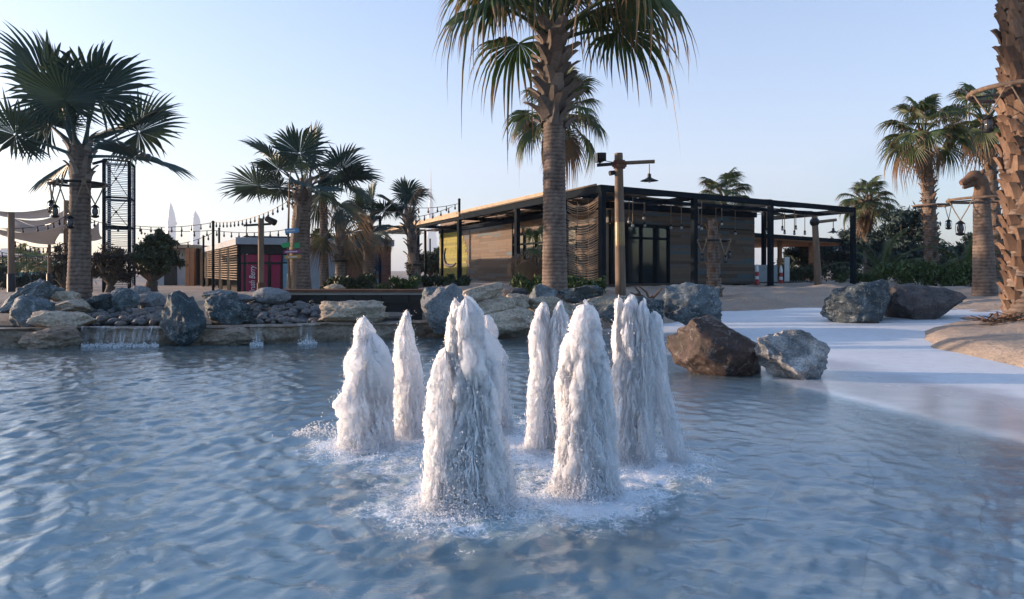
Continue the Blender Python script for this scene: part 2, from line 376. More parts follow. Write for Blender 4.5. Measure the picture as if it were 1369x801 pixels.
ys = np.geomspace(.55, 16.5, 620)
u = np.linspace(-1.25, 1.05, 720)
Uu, Yy = np.meshgrid(u, ys); Xw = (Uu*(Yy*.88+1.3)).ravel(); Yw = Yy.ravel()
rng = np.random.default_rng(4)
def water_height(x, y):
    z = np.zeros_like(x)
    wx = x+.10*fbm(x*.5, y*.5, 3, 21); wy = y+.10*fbm(x*.5+7, y*.5, 3, 22)
    r0 = np.hypot(wx-CEN[0], wy-CEN[1])
    # rings spreading from the cluster and from each jet
    for lam, am in ((.66,.0050),(.47,.0068),(.35,.0064),(.26,.0052),(.19,.0038),(.14,.0026),(.10,.0014)):
        ph = rng.uniform(0, 6.28); mod = .55+.7*fbm(x*.45+lam*30, y*.45, 2, int(lam*1000))
        z += am*mod*np.sin(2*pi*r0/lam+ph)*np.exp(-np.maximum(r0-1.0,0)/12.0)*(.28*sstep(.2,1.6,r0)+.72*sstep(1.6,4.6,r0))
    for jx, jy in JETS:
        r = np.hypot(wx-jx, wy-jy)
        for lam, am in ((.30,.0022),(.16,.0011)):
            z += am*np.sin(2*pi*r/lam+rng.uniform(0,6.28))*np.exp(-r/3.2)
    # wind chop
    for i in range(34):
        lam = rng.uniform(.06, .32); th = rng.uniform(-pi, pi); kx = 2*pi/lam*cos(th); ky = 2*pi/lam*sin(th)
        z += .0060*lam*np.sin(kx*wx+ky*wy+rng.uniform(0,6.28))*(.5+.9*vnoise(x*.7+i, y*.7-i, 60+i))
    # boiling water round the jets
    dj = np.min(np.stack([np.hypot(x-a, y-b) for a, b in JETS]), 0)
    z += (fbm(x*9, y*9, 4, 31)*.028+fbm(x*22, y*22, 3, 32)*.012)*np.exp(-(dj/.42)**2)
    z += fbm(x*6, y*6, 4, 33)*.010*np.exp(-(np.maximum(r0-.3,0)/1.5)**2)
    # one stronger wave rolling out on the left
    rr = np.hypot(wx-.15, (wy-4.2))
    ang = np.arctan2(wy-4.2, wx-.15)
    side = np.exp(-((np.abs(ang)-2.75)/.55)**2)
    z += side*(.017*np.exp(-((rr-2.62-.22*fbm(x*1.3,y*1.3,3,44))/.05)**2)+.010*np.exp(-((rr-2.18-.2*fbm(x*1.5,y*1.5,3,45))/.05)**2)+.008*np.exp(-((rr-3.1-.2*fbm(x*1.5,y*1.5,3,46))/.06)**2))
    fade = sstep(-.03, 4.0, -(x-np.interp(y, SHY, SHX)))
    return z*(.11+.76*fade), dj, r0
Zw, DJ, R0 = water_height(Xw, Yw)
dens = np.clip(1.4*np.exp(-(DJ/.38)**2)+.66*np.exp(-(np.maximum(R0-.35,0)/.95)**2), 0, 1.2)
dens *= .75+.5*fbm(Xw*2.2, Yw*2.2, 3, 71)
nx, ny = len(u), len(ys); ii = np.arange(nx*ny).reshape(ny, nx)
q = np.stack([ii[:-1,:-1].ravel(), ii[:-1,1:].ravel(), ii[1:,1:].ravel(), ii[1:,:-1].ravel()], 1)
film = sstep(.0, .018, Zw-beach_z(Xw, Yw))
me = mesh_np('pool_water', np.stack([Xw,Yw,Zw],1), q, {'foam':dens, 'film':film})
def water_material():
    m, nt, out = new_mat('pool_water')
    geo = N(nt, 'ShaderNodeNewGeometry'); pos = geo.outputs['Position']
    def ridge(sc, dist, st, rot):
        mp = N(nt, 'ShaderNodeMapping'); mp.inputs['Scale'].default_value = st; mp.inputs['Rotation'].default_value = (0,0,rot); nt.links.new(pos, mp.inputs[0])
        n_ = noise_tex(nt, sc, 4, .5, dist, mp.outputs[0])
        return math_(nt, 'ABSOLUTE', math_(nt, 'SUBTRACT', n_, .5))
    h1 = ridge(5.5, .8, (1,1.7,1), .2); h2 = ridge(14, .6, (1,1.5,1), -.5); h3 = noise_tex(nt, 42, 3, .5, .4, pos)
    bh = math_(nt, 'ADD', math_(nt, 'MULTIPLY', h1, -.55), math_(nt, 'ADD', math_(nt, 'MULTIPLY', h2, -.45), math_(nt, 'MULTIPLY', h3, .08)))
    nrm = bump(nt, bh, .20, .06)
    fr = N(nt, 'ShaderNodeFresnel', inp={'IOR':1.5}); nt.links.new(nrm, fr.inputs['Normal'])
    tr = N(nt, 'ShaderNodeBsdfTransparent', inp={0:(.87,.96,.98,1)})
    gl = N(nt, 'ShaderNodeBsdfGlossy', inp={'Roughness':.012,'Color':(1,1,1,1)}); nt.links.new(nrm, gl.inputs['Normal'])
    w = N(nt, 'ShaderNodeMixShader'); nt.links.new(fr.outputs[0], w.inputs[0]); nt.links.new(tr.outputs[0], w.inputs[1]); nt.links.new(gl.outputs[0], w.inputs[2])
    # froth: lacy white bubbles where the attribute says the water is aerated
    fo = attr(nt, 'foam')
    lace = noise_tex(nt, 5.5, 9, .72, 1.2, pos)
    vor = N(nt, 'ShaderNodeTexVoronoi', feature='DISTANCE_TO_EDGE', inp={'Scale':26.0}); 
    wob = N(nt, 'ShaderNodeVectorMath', operation='MULTIPLY_ADD'); nz = N(nt, 'ShaderNodeTexNoise', inp={'Scale':8,'Detail':4}); nt.links.new(pos, nz.inputs['Vector'])
    nt.links.new(nz.outputs['Color'], wob.inputs[0]); wob.inputs[1].default_value = (.12,.12,.12); nt.links.new(pos, wob.inputs[2]); nt.links.new(wob.outputs[0], vor.inputs['Vector'])
    cell = ramp(nt, vor.outputs['Distance'], [(.02,.12),(.16,-.0)])
    t = math_(nt, 'ADD', math_(nt, 'ADD', lace, math_(nt, 'MULTIPLY', fo, .34)), cell)
    mask = ramp(nt, t, [(.67,0.0),(.86,.9)])
    mask = math_(nt, 'MULTIPLY', mask, ramp(nt, fo, [(.04,0.0),(.3,1.0)]))
    fd = N(nt, 'ShaderNodeBsdfPrincipled', inp={'Base Color':(.82,.85,.88,1),'Roughness':.35})
    nt.links.new(bump(nt, t, .5, .02), fd.inputs['Normal'])
    # milky aeration
    milk = math_(nt, 'MULTIPLY', ramp(nt, fo, [(.0,.20),(.9,.62)]), ramp(nt, noise_tex(nt, 2.2, 5, .6, .6, pos), [(.3,.45),(.7,1.0)]))
    md = N(nt, 'ShaderNodeBsdfDiffuse', inp={0:(.66,.87,.92,1)})
    a = N(nt, 'ShaderNodeMixShader'); nt.links.new(milk, a.inputs[0]); nt.links.new(tr.outputs[0], a.inputs[1]); nt.links.new(md.outputs[0], a.inputs[2])
    nt.links.new(a.outputs[0], w.inputs[1])
    f2 = N(nt, 'ShaderNodeMixShader'); nt.links.new(mask, f2.inputs[0]); nt.links.new(w.outputs[0], f2.inputs[1]); nt.links.new(fd.outputs[0], f2.inputs[2])
    f3 = N(nt, 'ShaderNodeMixShader'); nt.links.new(attr(nt, 'film'), f3.inputs[0]); nt.links.new(N(nt, 'ShaderNodeBsdfTransparent').outputs[0], f3.inputs[1]); nt.links.new(f2.outputs[0], f3.inputs[2])
    nt.links.new(f3.outputs[0], out.inputs[0]); return m
M['water'] = water_material()
o = link('pool_water', me, None, Vector((0,0,0)), 180); me.materials.append(M['water']); tag(o, kind='structure')

# still water of the upper basin behind the ledge
def still_material():
    m, nt, out = new_mat('basin_water')
    h = noise_tex(nt, 7, 3, .5, .3); nrm = bump(nt, h, .06, .02)
    fr = N(nt, 'ShaderNodeFresnel', inp={'IOR':1.33}); nt.links.new(nrm, fr.inputs['Normal'])
    tr = N(nt, 'ShaderNodeBsdfTransparent', inp={0:(.42,.5,.5,1)}); gl = N(nt, 'ShaderNodeBsdfGlossy', inp={'Roughness':.03})
    nt.links.new(nrm, gl.inputs['Normal'])
    w = N(nt, 'ShaderNodeMixShader'); nt.links.new(fr.outputs[0], w.inputs[0]); nt.links.new(tr.outputs[0], w.inputs[1]); nt.links.new(gl.outputs[0], w.inputs[2])
    nt.links.new(w.outputs[0], out.inputs[0]); return m
M['still'] = still_material()
mb = MB()
ed = [(-12.5,12.1),(-8.4,12.15),(-7.3,12.3),(-5,12.6),(-3.4,13.0),(-1.75,13.6)]
bk = [(-12.5,14.2),(-8.4,14.3),(-7.3,14.4),(-5,14.9),(-3.4,15.0),(-1.75,15.0)]
nseg = 14
vs = [(a[0]+(b[0]-a[0])*j/nseg, a[1]+(b[1]-a[1])*j/nseg, .325) for a, b in zip(ed, bk) for j in range(nseg+1)]
fs = [(i*(nseg+1)+j, (i+1)*(nseg+1)+j, (i+1)*(nseg+1)+j+1, i*(nseg+1)+j+1) for i in range(len(ed)-1) for j in range(nseg)]
mb.add(vs, fs); tag(mb.build('basin_water', M['still'], origin=Vector((0,0,0))), kind='structure')
# basin bed under it
mb = MB(); mb.add([(v[0], v[1], .10) for v in vs], fs); tag(mb.build('basin_bed', M['dark'], origin=Vector((0,0,0))), kind='structure')

ICO = {}
def ico(n):
    if n not in ICO:
        bm = bmesh.new(); bmesh.ops.create_icosphere(bm, subdivisions=n, radius=1)
        bm.verts.ensure_lookup_table()
        ICO[n] = (np.array([v.co for v in bm.verts]), np.array([[v.index for v in f.verts] for f in bm.faces])); bm.free()
    return ICO[n]
# ------------------------------------------------------------------ fountain jets
def jet_material(sss=0):
    m, nt, out = new_mat('aerated_white_water')
    f = noise_tex(nt, 26, 6, .7, .2, stretch=(1,1,.35))
    p = N(nt, 'ShaderNodeBsdfPrincipled', inp={'Base Color':(.96,.96,.97,1),'Roughness':.4,'Specular IOR Level':.4})
    nt.links.new(bump(nt, f, .4, .015), p.inputs['Normal'])
    p.inputs['Subsurface Weight'].default_value = sss; p.inputs['Subsurface Radius'].default_value = (1,1,1); p.inputs['Subsurface Scale'].default_value = .13
    tl = N(nt, 'ShaderNodeBsdfTranslucent', inp={0:(.97,.97,.98,1)})
    mx = N(nt, 'ShaderNodeMixShader', inp={0:.55}); nt.links.new(p.outputs[0], mx.inputs[1]); nt.links.new(tl.outputs[0], mx.inputs[2])
    # thin, glassy places low in the falling curtain
    tp = N(nt, 'ShaderNodeBsdfTransparent', inp={0:(.93,.97,.99,1)})
    g = N(nt, 'ShaderNodeBsdfGlossy', inp={'Roughness':.12}); th = N(nt, 'ShaderNodeMixShader', inp={0:.12}); nt.links.new(tp.outputs[0], th.inputs[1]); nt.links.new(g.outputs[0], th.inputs[2])
    fin = N(nt, 'ShaderNodeMixShader'); nt.links.new(ramp(nt, attr(nt, 'v'), [(0.0,0.0),(1.0,1.0)]), fin.inputs[0]); nt.links.new(mx.outputs[0], fin.inputs[1]); nt.links.new(th.outputs[0], fin.inputs[2])
    nt.links.new(fin.outputs[0], out.inputs[0]); return m
M['jet'] = jet_material(.9); M['drop'] = jet_material()
OCT_V = np.array([(1,0,0),(0,1,0),(-1,0,0),(0,-1,0),(0,0,1.0),(0,0,-1.0)]); OCT_F = np.array([(0,1,4),(1,2,4),(2,3,4),(3,0,4),(1,0,5),(2,1,5),(3,2,5),(0,3,5)])
def drops_mesh(name, c, sx, sz):
    n = len(c); V = OCT_V[None]*np.stack([sx,sx,sz],1)[:,None,:]+c[:,None,:]
    Fc = OCT_F[None]+(np.arange(n)*6)[:,None,None]
    return mesh_np(name, V.reshape(-1,3), Fc.reshape(-1,3), {'v':np.zeros(n*6)})
def wide_of(cols): return cols[0][2]
def make_jet(spec, seed):
    px, by, label, cols = spec
    b = jp(px, by); d = b.y; k = d/F
    root = thing('fountain_jet', b, label, 'fountain jet', 'fountain jets rising from the pool')
    g = np.random.default_rng(seed); PW = 9.0 if px == 547 else 1.5
    VV, QQ, AA = [], [], []; off = 0; DC, DS, DZ = [], [], []; BV, BF, boff = [], [], 0; RV, RF, roff = [], [], 0
    for ci, (dx, top, wid, sharp, lean) in enumerate(cols):
        h = H-(top-HY)*k; w = wid*k/2*.93; dy = g.uniform(-.35, .35)*w; lean = lean*k; dx = dx*k
        nt_, nh = 150, 240
        def pf(t): return np.sqrt(np.maximum(0, 1-(1-np.clip(h*(1-t)/(PW*w), 0, 1))**2))*(.80+.24*(1-t))
        T, A = np.meshgrid(np.linspace(-.03, 1, nh), np.linspace(0, 2*pi, nt_, endpoint=False), indexing='ij')
        Tc = np.clip(T, 0, 1)
        prof = pf(Tc)
        ca, sa = np.cos(A), np.sin(A)
        s3 = seed*10+ci
        # lobes, lumps, streaks (periodic in angle by sampling on a circle)
        lump = np.zeros_like(T)
        for fr_, am, zs, sd in ((1.3,.36,2.6,1),(3.2,.42,8,2),(7.5,.30,17,3),(17,.10,34,4)):
            lump += am*(fbm(ca*fr_+Tc*zs*.31+s3*3.7, sa*fr_+Tc*zs, 2, s3+sd*13))
        streak = fbm(ca*11+s3, sa*11+Tc*1.1, 3, s3+7); streak2 = fbm(ca*26+s3, sa*26+Tc*2.2, 2, s3+8)
        low = 1-Tc
        rad = w*prof*(1+lump*(.75+.5*Tc))+w*(.10*streak+.05*streak2)*low*(.5+low)
        rad += .0045*fbm(ca*34+s3, sa*34+Tc*60*h, 2, s3+41)*2+.006*fbm(ca*15+s3, sa*15+Tc*26*h, 3, s3+47)*2; rad = np.maximum(rad, .002); rads = rad; rad = rad*.97
        X = dx+lean*(low**1.6)*1.0+rad*ca; Y = dy+rad*sa*.85
        Z = h*Tc*(1+.07*fbm(ca*2.4+s3, sa*2.4+3, 3, s3+5)*Tc)+np.where(T < 0, -.05, 0)
        Z += .018*fbm(ca*6+s3, sa*6+Tc*9, 3, s3+6)
        wob = w*.16*np.sin(Tc*5.0+s3)*Tc; X += wob; Y += w*.1*np.cos(Tc*4.1+s3)*Tc
        thin = sstep(.10, .38, streak*.9+fbm(ca*5+s3, sa*5+Tc*2.6, 3, s3+9)*.8-.08-1.1*np.clip(Tc-.16,0,1))
        if ci == 0 and len(cols) > 2: thin *= .85
        idx = np.arange(nh*nt_).reshape(nh, nt_)
        nxt = np.roll(idx, -1, 1)
        qd = np.stack([idx[:-1].ravel(), nxt[:-1].ravel(), nxt[1:].ravel(), idx[1:].ravel()], 1)
        tear = fbm(ca*2.6+s3*1.7, sa*2.6+Tc*1.3, 2, s3+51)+.55*fbm(ca*8+s3, sa*8+Tc*2.2, 3, s3+52)-.62-1.6*np.clip(Tc-.02, 0, 1)
        qd = qd[(tear[:-1] < .0).ravel()]                  # the curtain tears open towards the foot
        VV.append(np.stack([X.ravel(),Y.ravel(),Z.ravel()],1)); QQ.append(qd+off); AA.append((thin*0).ravel()); off += nh*nt_
        # ropes of water that rise to the top and fall outwards, each lumpy and a little different
        nr = int(16*min(1.35, wid/60)); KP, KS = 26, 6
        for q_ in range(nr):
            a = g.uniform(0, 2*pi); big = g.random()
            tz = h*(.74-.45*big)*g.uniform(.96, 1.02); r_end = w*(g.uniform(.92, 1.14)+(.25*g.random() if g.random() < .12 else 0))
            top_r = w*float(pf(min(.97, tz/h)))*g.uniform(.75, 1.0); s_ = np.linspace(0, 1, KP)
            end = 1.0 if g.random() < .6 else g.uniform(.45, .95)
            s_ = s_*end
            rr = top_r+(r_end-top_r)*s_**g.uniform(.38, .62); zz = tz*(1-s_**g.uniform(1.25, 1.9))
            zz[0] -= .006; tt = np.clip(zz/h, 0, 1)
            ph = g.uniform(0, 99); an = a+.10*fbm(s_*3+ph, s_*0+q_*.7, 2, s3)*2
            lx = dx+lean*((1-tt)**1.6)+w*.16*np.sin(tt*5.0+s3)*tt; ly = dy+w*.1*np.cos(tt*4.1+s3)*tt
            jx = .013*fbm(s_*9+ph, s_*0+q_*1.3, 2, s3+2)*2; jy = .013*fbm(s_*9+ph, s_*0+q_*2.1, 2, s3+3)*2
            cx_ = lx+rr*np.cos(an)+jx; cy_ = ly+rr*np.sin(an)*.85+jy
            r0 = w*g.uniform(.02, .055)*(1.05-.62*s_)*(1+.75*fbm(s_*12+ph, s_*0+q_*.9, 3, s3+4)*2); r0 = np.maximum(r0, .0016)*(1-.75*np.maximum(0, s_/end-.9)/.1*(end < 1)); r0[0] *= .35
            A2 = np.linspace(0, 2*pi, KS, endpoint=False)
            wv = 1+.35*fbm(np.cos(A2)[None]*1.4+s_[:,None]*11+ph, np.sin(A2)[None]*1.4+q_*.77+0*s_[:,None], 3, s3+6)*2
            ring = np.stack([cx_[:,None]+r0[:,None]*wv*np.cos(A2)[None], cy_[:,None]+r0[:,None]*wv*np.sin(A2)[None], zz[:,None]+r0[:,None]*.5*np.cos(A2*2+q_)[None]], 2).reshape(-1,3)
            ri = np.arange(KP*KS).reshape(KP, KS); rn = np.roll(ri, -1, 1)
            RV.append(ring); RF.append(np.stack([ri[:-1].ravel(), rn[:-1].ravel(), rn[1:].ravel(), ri[1:].ravel()], 1)+roff); roff += KP*KS
        # froth lumps boiling out of the upper part
        nbl = int(14*min(1.3, wid/60)); Vi, Fi = ico(3)
        for q_ in range(nbl):
            t = g.uniform(.45, 1.0)**.8; a = g.uniform(0, 2*pi); i0 = min(nh-2, int(t*(nh-1))); j0 = int(a/(2*pi)*nt_) % nt_
            br = w*g.uniform(.16, .34)*(.55+.6*(1-t)); of = g.uniform(-50, 50, 3)
            ds = 1+np.array([.8*noise.fractal(Vector(v)*1.8+Vector(of), .9, 2.1, 3) for v in Vi])
            Bv = Vi*ds[:,None]*br*np.array([1,1,1.25])+np.array([dx+.72*(X[i0,j0]-dx), dy+.72*(Y[i0,j0]-dy), Z[i0,j0]-br*.7])
            BV.append(Bv); BF.append(Fi+boff); boff += len(Vi)
        # beads and threads of falling water over the surface
        nb = int(3600*min(1.3, wid/60))
        t = g.beta(.95, 1.15, nb); a = g.uniform(0, 2*pi, nb)
        ti = np.clip((t*(nh-1)).astype(int), 0, nh-1); ai = (a/(2*pi)*nt_).astype(int) % nt_
        kp = g.random(nb) < np.clip(.62+1.5*(streak[ti, ai]+.4*streak2[ti, ai]), .12, 1); t = t[kp]; a = a[kp]; ti = ti[kp]; ai = ai[kp]; nb = len(t)
        rr = rads[ti, ai]*(.95+np.abs(g.normal(0, .08, nb))*(.7+.7*(1-t)))+g.exponential(.0035, nb)*(.5+t)
        wobd = w*.16*np.sin(t*5.0+s3)*t; wobe = w*.1*np.cos(t*4.1+s3)*t
        DC.append(np.stack([dx+lean*((1-t)**1.6)+rr*np.cos(a)+wobd, dy+rr*np.sin(a)*.85+wobe, h*t*(1+.035*g.random(nb))+g.normal(0,.008,nb)], 1))
        sx = g.uniform(.0010, .0030, nb)*(d/4.2)**.5*np.where(g.random(nb) < .06, 1.7, 1); DS.append(sx); DZ.append(sx*g.uniform(1.0, 5, nb)*(.35+1.5*(1-t)**1.5))
        # loose drops thrown off
        nl = int(520*min(1.3, wid/60)); t = g.beta(.8, 1.5, nl); a = g.uniform(0, 2*pi, nl)
        rr = w*(1.0+g.exponential(.16, nl))*pf(t)+g.exponential(.012, nl)
        DC.append(np.stack([dx+lean*((1-t)**1.6)+rr*np.cos(a), dy+rr*np.sin(a), h*t*g.uniform(.9,1.05,nl)+.01], 1))
        sx = g.uniform(.0012, .0036, nl); DS.append(sx); DZ.append(sx*g.uniform(1, 2.4, nl))
        # splash crown at the foot
        nc = int(2600*min(1.3, wid/60)); a = g.uniform(0, 2*pi, nc); rr = w*(.95+g.exponential(.30, nc))
        DC.append(np.stack([dx+lean+rr*np.cos(a), dy+rr*np.sin(a), g.exponential(.040, nc)*np.exp(-(rr/w-1)/.5)+.004], 1))
        sx = g.uniform(.0015, .005, nc); DS.append(sx); DZ.append(sx*g.uniform(.6, 1.3, nc))
    me = mesh_np('water_column', np.concatenate(VV), np.concatenate(QQ), {'v':np.concatenate(AA)})
    me.materials.append(M['jet']); link('water_column', me, root, None, 180)
    rv = np.concatenate(RV); me = mesh_np('falling_water', rv, np.concatenate(RF), {'v':np.zeros(len(rv))}); me.materials.append(M['drop']); tag(link('falling_water', me, root, None, 180), kind='stuff')
    bv = np.concatenate(BV); me = mesh_np('froth', bv, np.concatenate(BF), {'v':np.zeros(len(bv))}); me.materials.append(M['jet']); tag(link('froth', me, root, None, 180), kind='stuff')
    me = drops_mesh('spray', np.concatenate(DC), np.concatenate(DS), np.concatenate(DZ))
    me.materials.append(M['drop']); tag(link('spray', me, root, None, 180), kind='stuff')
for i, s_ in enumerate(JET_SPECS): make_jet(s_, 11+i)

# froth: bubbles and clots of foam floating between the jets
g = np.random.default_rng(3)
C, S1, S2 = [], [], []
for jx, jy in JETS:
    for k in range(54):
        r = .08+abs(g.normal(0, .17)); a = g.uniform(0, 2*pi); n = int(g.integers(5, 46)); sp_ = g.uniform(.012, .05)
        cx, cy = jx+r*cos(a), jy+r*sin(a)*1.1
        th = g.uniform(0, pi)
        e = g.normal(0, 1, (n,2))*np.array([sp_*2.2, sp_*.7])
        x = cx+e[:,0]*cos(th)-e[:,1]*sin(th); y = cy+e[:,0]*sin(th)+e[:,1]*cos(th)
        zz, _, _ = water_height(x, y)
        s = g.uniform(.0015, .006, n)*(1.2-.5*min(1, r))
        C.append(np.stack([x, y, .008*g.random(n)+.004+.010*np.exp(-(r/.3)**2)], 1)); S1.append(s); S2.append(s*.8)
# the little splash left of the leftmost jet
b = jp(425, 580)
n = 420; x = b.x+g.normal(0, .11, n); y = b.y+g.normal(0, .08, n)
C.append(np.stack([x, y, np.abs(g.normal(0, .045, n))*np.exp(-((x-b.x)/.12)**2)+.004], 1)); s = g.uniform(.002,.008,n); S1.append(s); S2.append(s*1.1)
me = drops_mesh('foam', np.concatenate(C), np.concatenate(S1), np.concatenate(S2)); me.materials.append(M['drop'])
tag(link('foam', me, None, Vector((0,0,0)), 180), 'white bubbling foam floating on the water between the fountain jets', 'foam', kind='stuff')

# ------------------------------------------------------------------ rocks
def rock_verts(seed, sub=5, planes=20, cut=(.56,.86), rough=.05, box=0.0):
    g = random.Random(seed); V, Fc = ico(sub); V = V.copy()
    nrm = []
    for i in range(planes):
        v = Vector((g.gauss(0,1), g.gauss(0,1), g.gauss(0,1))).normalized(); nrm.append((v, g.uniform(*cut)))
    if box:
        for ax in ((1,0,0),(-1,0,0),(0,1,0),(0,-1,0),(0,0,1),(0,0,-1)):
            v = (Vector(ax)+Vector((g.gauss(0,.16),g.gauss(0,.16),g.gauss(0,.16)))).normalized(); nrm.append((v, box*g.uniform(.9,1.08)))
    A = np.array([n[0] for n in nrm]); D = np.array([n[1] for n in nrm])
    dt = V@A.T
    sc = np.min(np.where(dt > 1e-6, D[None]/np.maximum(dt,1e-6), 9), 1); sc = np.minimum(sc, 1.05)
    V = V*sc[:,None]
    off = Vector((g.uniform(-50,50), g.uniform(-50,50), g.uniform(-50,50)))
    disp = np.array([noise.fractal(Vector(v)*1.6+off, .9, 2.1, 3)*.9+noise.fractal(Vector(v)*5+off, .8, 2.1, 4)*.6 + (noise.ridged_multi_fractal(Vector(v)*2.2+off, .9, 2.0, 3, 1.0, 2.0)-1.0)*-.35 for v in V])
    V = V*(1+disp[:,None]*rough)
    return V, Fc
def rock(label, box, d, mat, seed, name='boulder', cat='boulder', depth=.8, sub=5, planes=20, cut=(.54,.86), rough=.13, tilt=0, bx=0, sink=.12, group='boulders round the pool'):
    x0, y0, x1, y1 = box
    V, Fc = rock_verts(seed, sub, planes, cut, rough, bx)
    w = (x1-x0)*d/F; h = (y1-y0)*d/F
    if tilt:
        # shape first at its own proportions, then lean it
        lo = V.min(0); hi = V.max(0); V = (V-(lo+hi)/2)/(hi-lo)
        V = V*np.array([w*1.05, depth*w, h*.62])
        c, s = cos(R(tilt)), sin(R(tilt)); V = np.stack([V[:,0]*c-V[:,2]*s, V[:,1], V[:,0]*s+V[:,2]*c], 1)
    lo = V.min(0); hi = V.max(0); V = (V-(lo+hi)/2)/(hi-lo)
    V = V*np.array([w, depth*w, h*(1+sink)])
    c = P((x0+x1)/2, y1, d); base = Vector((c.x, d+depth*w*.25, c.z))
    V[:,2] += h*(1+sink)/2-h*sink
    me = mesh_np(name, V, Fc, {'v':np.zeros(len(V))}); me.materials.append(M[mat])
    o = link(name, me, None, base, 38)
    return tag(o, label, cat, group)
ROCKS = [
 ('blue-grey boulder slab leaning with its point up, at the far left above the round boulder', (-2,372,68,415), 13.4, 'blue', 3, dict(tilt=32, depth=.7, bx=.7)),
 ('rough blue-grey boulder standing under the leaning slab at the far left', (3,394,62,448), 12.2, 'blue', 8, dict(depth=.8)),
 ('flat beige boulder slab with an undercut front, left of the wide waterfall', (42,415,118,443), 11.9, 'beige', 12, dict(bx=.62, depth=.7)),
 ('small flat beige boulder slab lying on top of another beige slab by the left palm', (62,389,102,403), 13.7, 'beige', 14, dict(bx=.62)),
 ('beige boulder slab under the small flat slab by the left palm', (58,400,117,420), 13.1, 'beige', 15, dict(bx=.62)),
 ('low dark boulder at the foot of the left palm', (112,392,150,414), 13.4, 'teal', 21, {}),
 ('grey-blue angular boulder right of the low dark one, behind the left pebbles', (145,384,181,414), 13.5, 'blue', 22, {}),
 ('smooth pale grey boulder behind the left pebbles', (178,390,216,412), 13.9, 'grey', 23, dict(rough=.03, cut=(.8,1))),
 ('small grey boulder peeping out behind the smooth pale one', (168,382,197,398), 15.2, 'grey', 24, {}),
 ('tall dark teal boulder standing in front of the ledge right of the wide waterfall', (211,388,270,459), 11.75, 'teal', 28, dict(depth=.75, sink=.1)),
 ('dark teal boulder with a flat top right beside the tall teal one', (264,393,331,436), 12.3, 'teal', 33, dict(bx=.72)),
 ('flat grey boulder top showing behind the two dark teal boulders', (266,387,312,401), 13.6, 'blue', 34, dict(bx=.7)),
 ('low pale boulder between the teal boulders and the lamp post', (299,393,340,407), 14.0, 'grey', 35, {}),
 ('rounded greyish beige boulder at the foot of the short lamp post by the trough', (337,384,385,406), 14.2, 'grey', 36, dict(rough=.035, cut=(.75,1))),
 ('long beige stone block lying on the ledge in front of the black steel trough', (421,402,514,433), 12.75, 'beige', 41, dict(bx=.6, depth=.5)),
 ('small pale boulder on the ground behind the steel trough', (430,379,461,388), 17.5, 'beige', 42, {}),
 ('dark grey boulder at the right end of the black steel trough', (561,383,594,418), 14.1, 'blue', 45, dict(bx=.7)),
 ('big upright grey boulder with a dark wet foot, left of the stacked beige slabs', (562,379,622,443), 12.9, 'grey', 47, dict(depth=.7)),
 ('tilted beige boulder slab, topmost of the stack left of the middle palm', (613,377,673,409), 13.3, 'beige', 50, dict(bx=.6, tilt=12, depth=.6)),
 ('long beige boulder slab under the tilted one in the middle stack', (628,396,690,426), 13.1, 'beige', 53, dict(bx=.62, tilt=8, depth=.6)),
 ('small brownish boulder wedged right of the middle slab stack', (668,392,709,417), 13.7, 'beige', 54, {}),
 ('nearly black boulder lying behind the middle slab stack', (671,385,707,399), 15.2, 'dark', 55, dict(bx=.7)),
 ('blue-grey dome boulder just left of the middle palm trunk', (707,379,746,403), 14.6, 'blue', 56, dict(rough=.04)),
 ('dark teal block boulder just right of the middle palm trunk', (746,381,809,406), 14.5, 'teal', 58, dict(bx=.64)),
 ('broad sloping beige boulder below the blue-grey dome', (694,396,765,424), 13.9, 'beige', 60, dict(depth=.6)),
 ('wide beige boulder shelf at the waterline under the middle slab stack', (628,411,728,448), 12.9, 'beige', 61, dict(depth=.6, bx=.75)),
 ('flat beige boulder under the dark teal block', (757,395,846,421), 14.2, 'beige', 63, dict(bx=.7, depth=.7)),
 ('low dark boulder with white veins, behind the right-hand fountain jet', (788,396,893,440), 13.0, 'teal', 66, dict(depth=.6)),
 ('grey-green boulder with an upright split face, on the edge of the white beach', (888,377,971,440), 13.3, 'blue', 69, dict(bx=.72, depth=.7)),
 ('reddish brown boulder in the shallows of the white beach', (904,422,1034,501), 8.5, 'brown', 73, dict(depth=.75, sink=.22, planes=22, rough=.09)),
 ('mottled white and grey boulder against the reddish brown one', (1012,441,1117,504), 8.2, 'speck', 95, dict(depth=.75, sink=.25, tilt=-10, bx=.82, rough=.17)),
 ('dark blue boulder, left one of the pair on the far beach', (1110,373,1208,433), 14.6, 'teal', 81, dict(depth=.75)),
 ('dark brown-grey boulder, right one of the far beach pair', (1192,379,1292,434), 14.9, 'dark', 84, dict(depth=.7, bx=.74)),
]
for (lb, bx_, d, mt, sd, kw) in ROCKS:
    rock(lb, bx_, d, mt, sd, **kw)

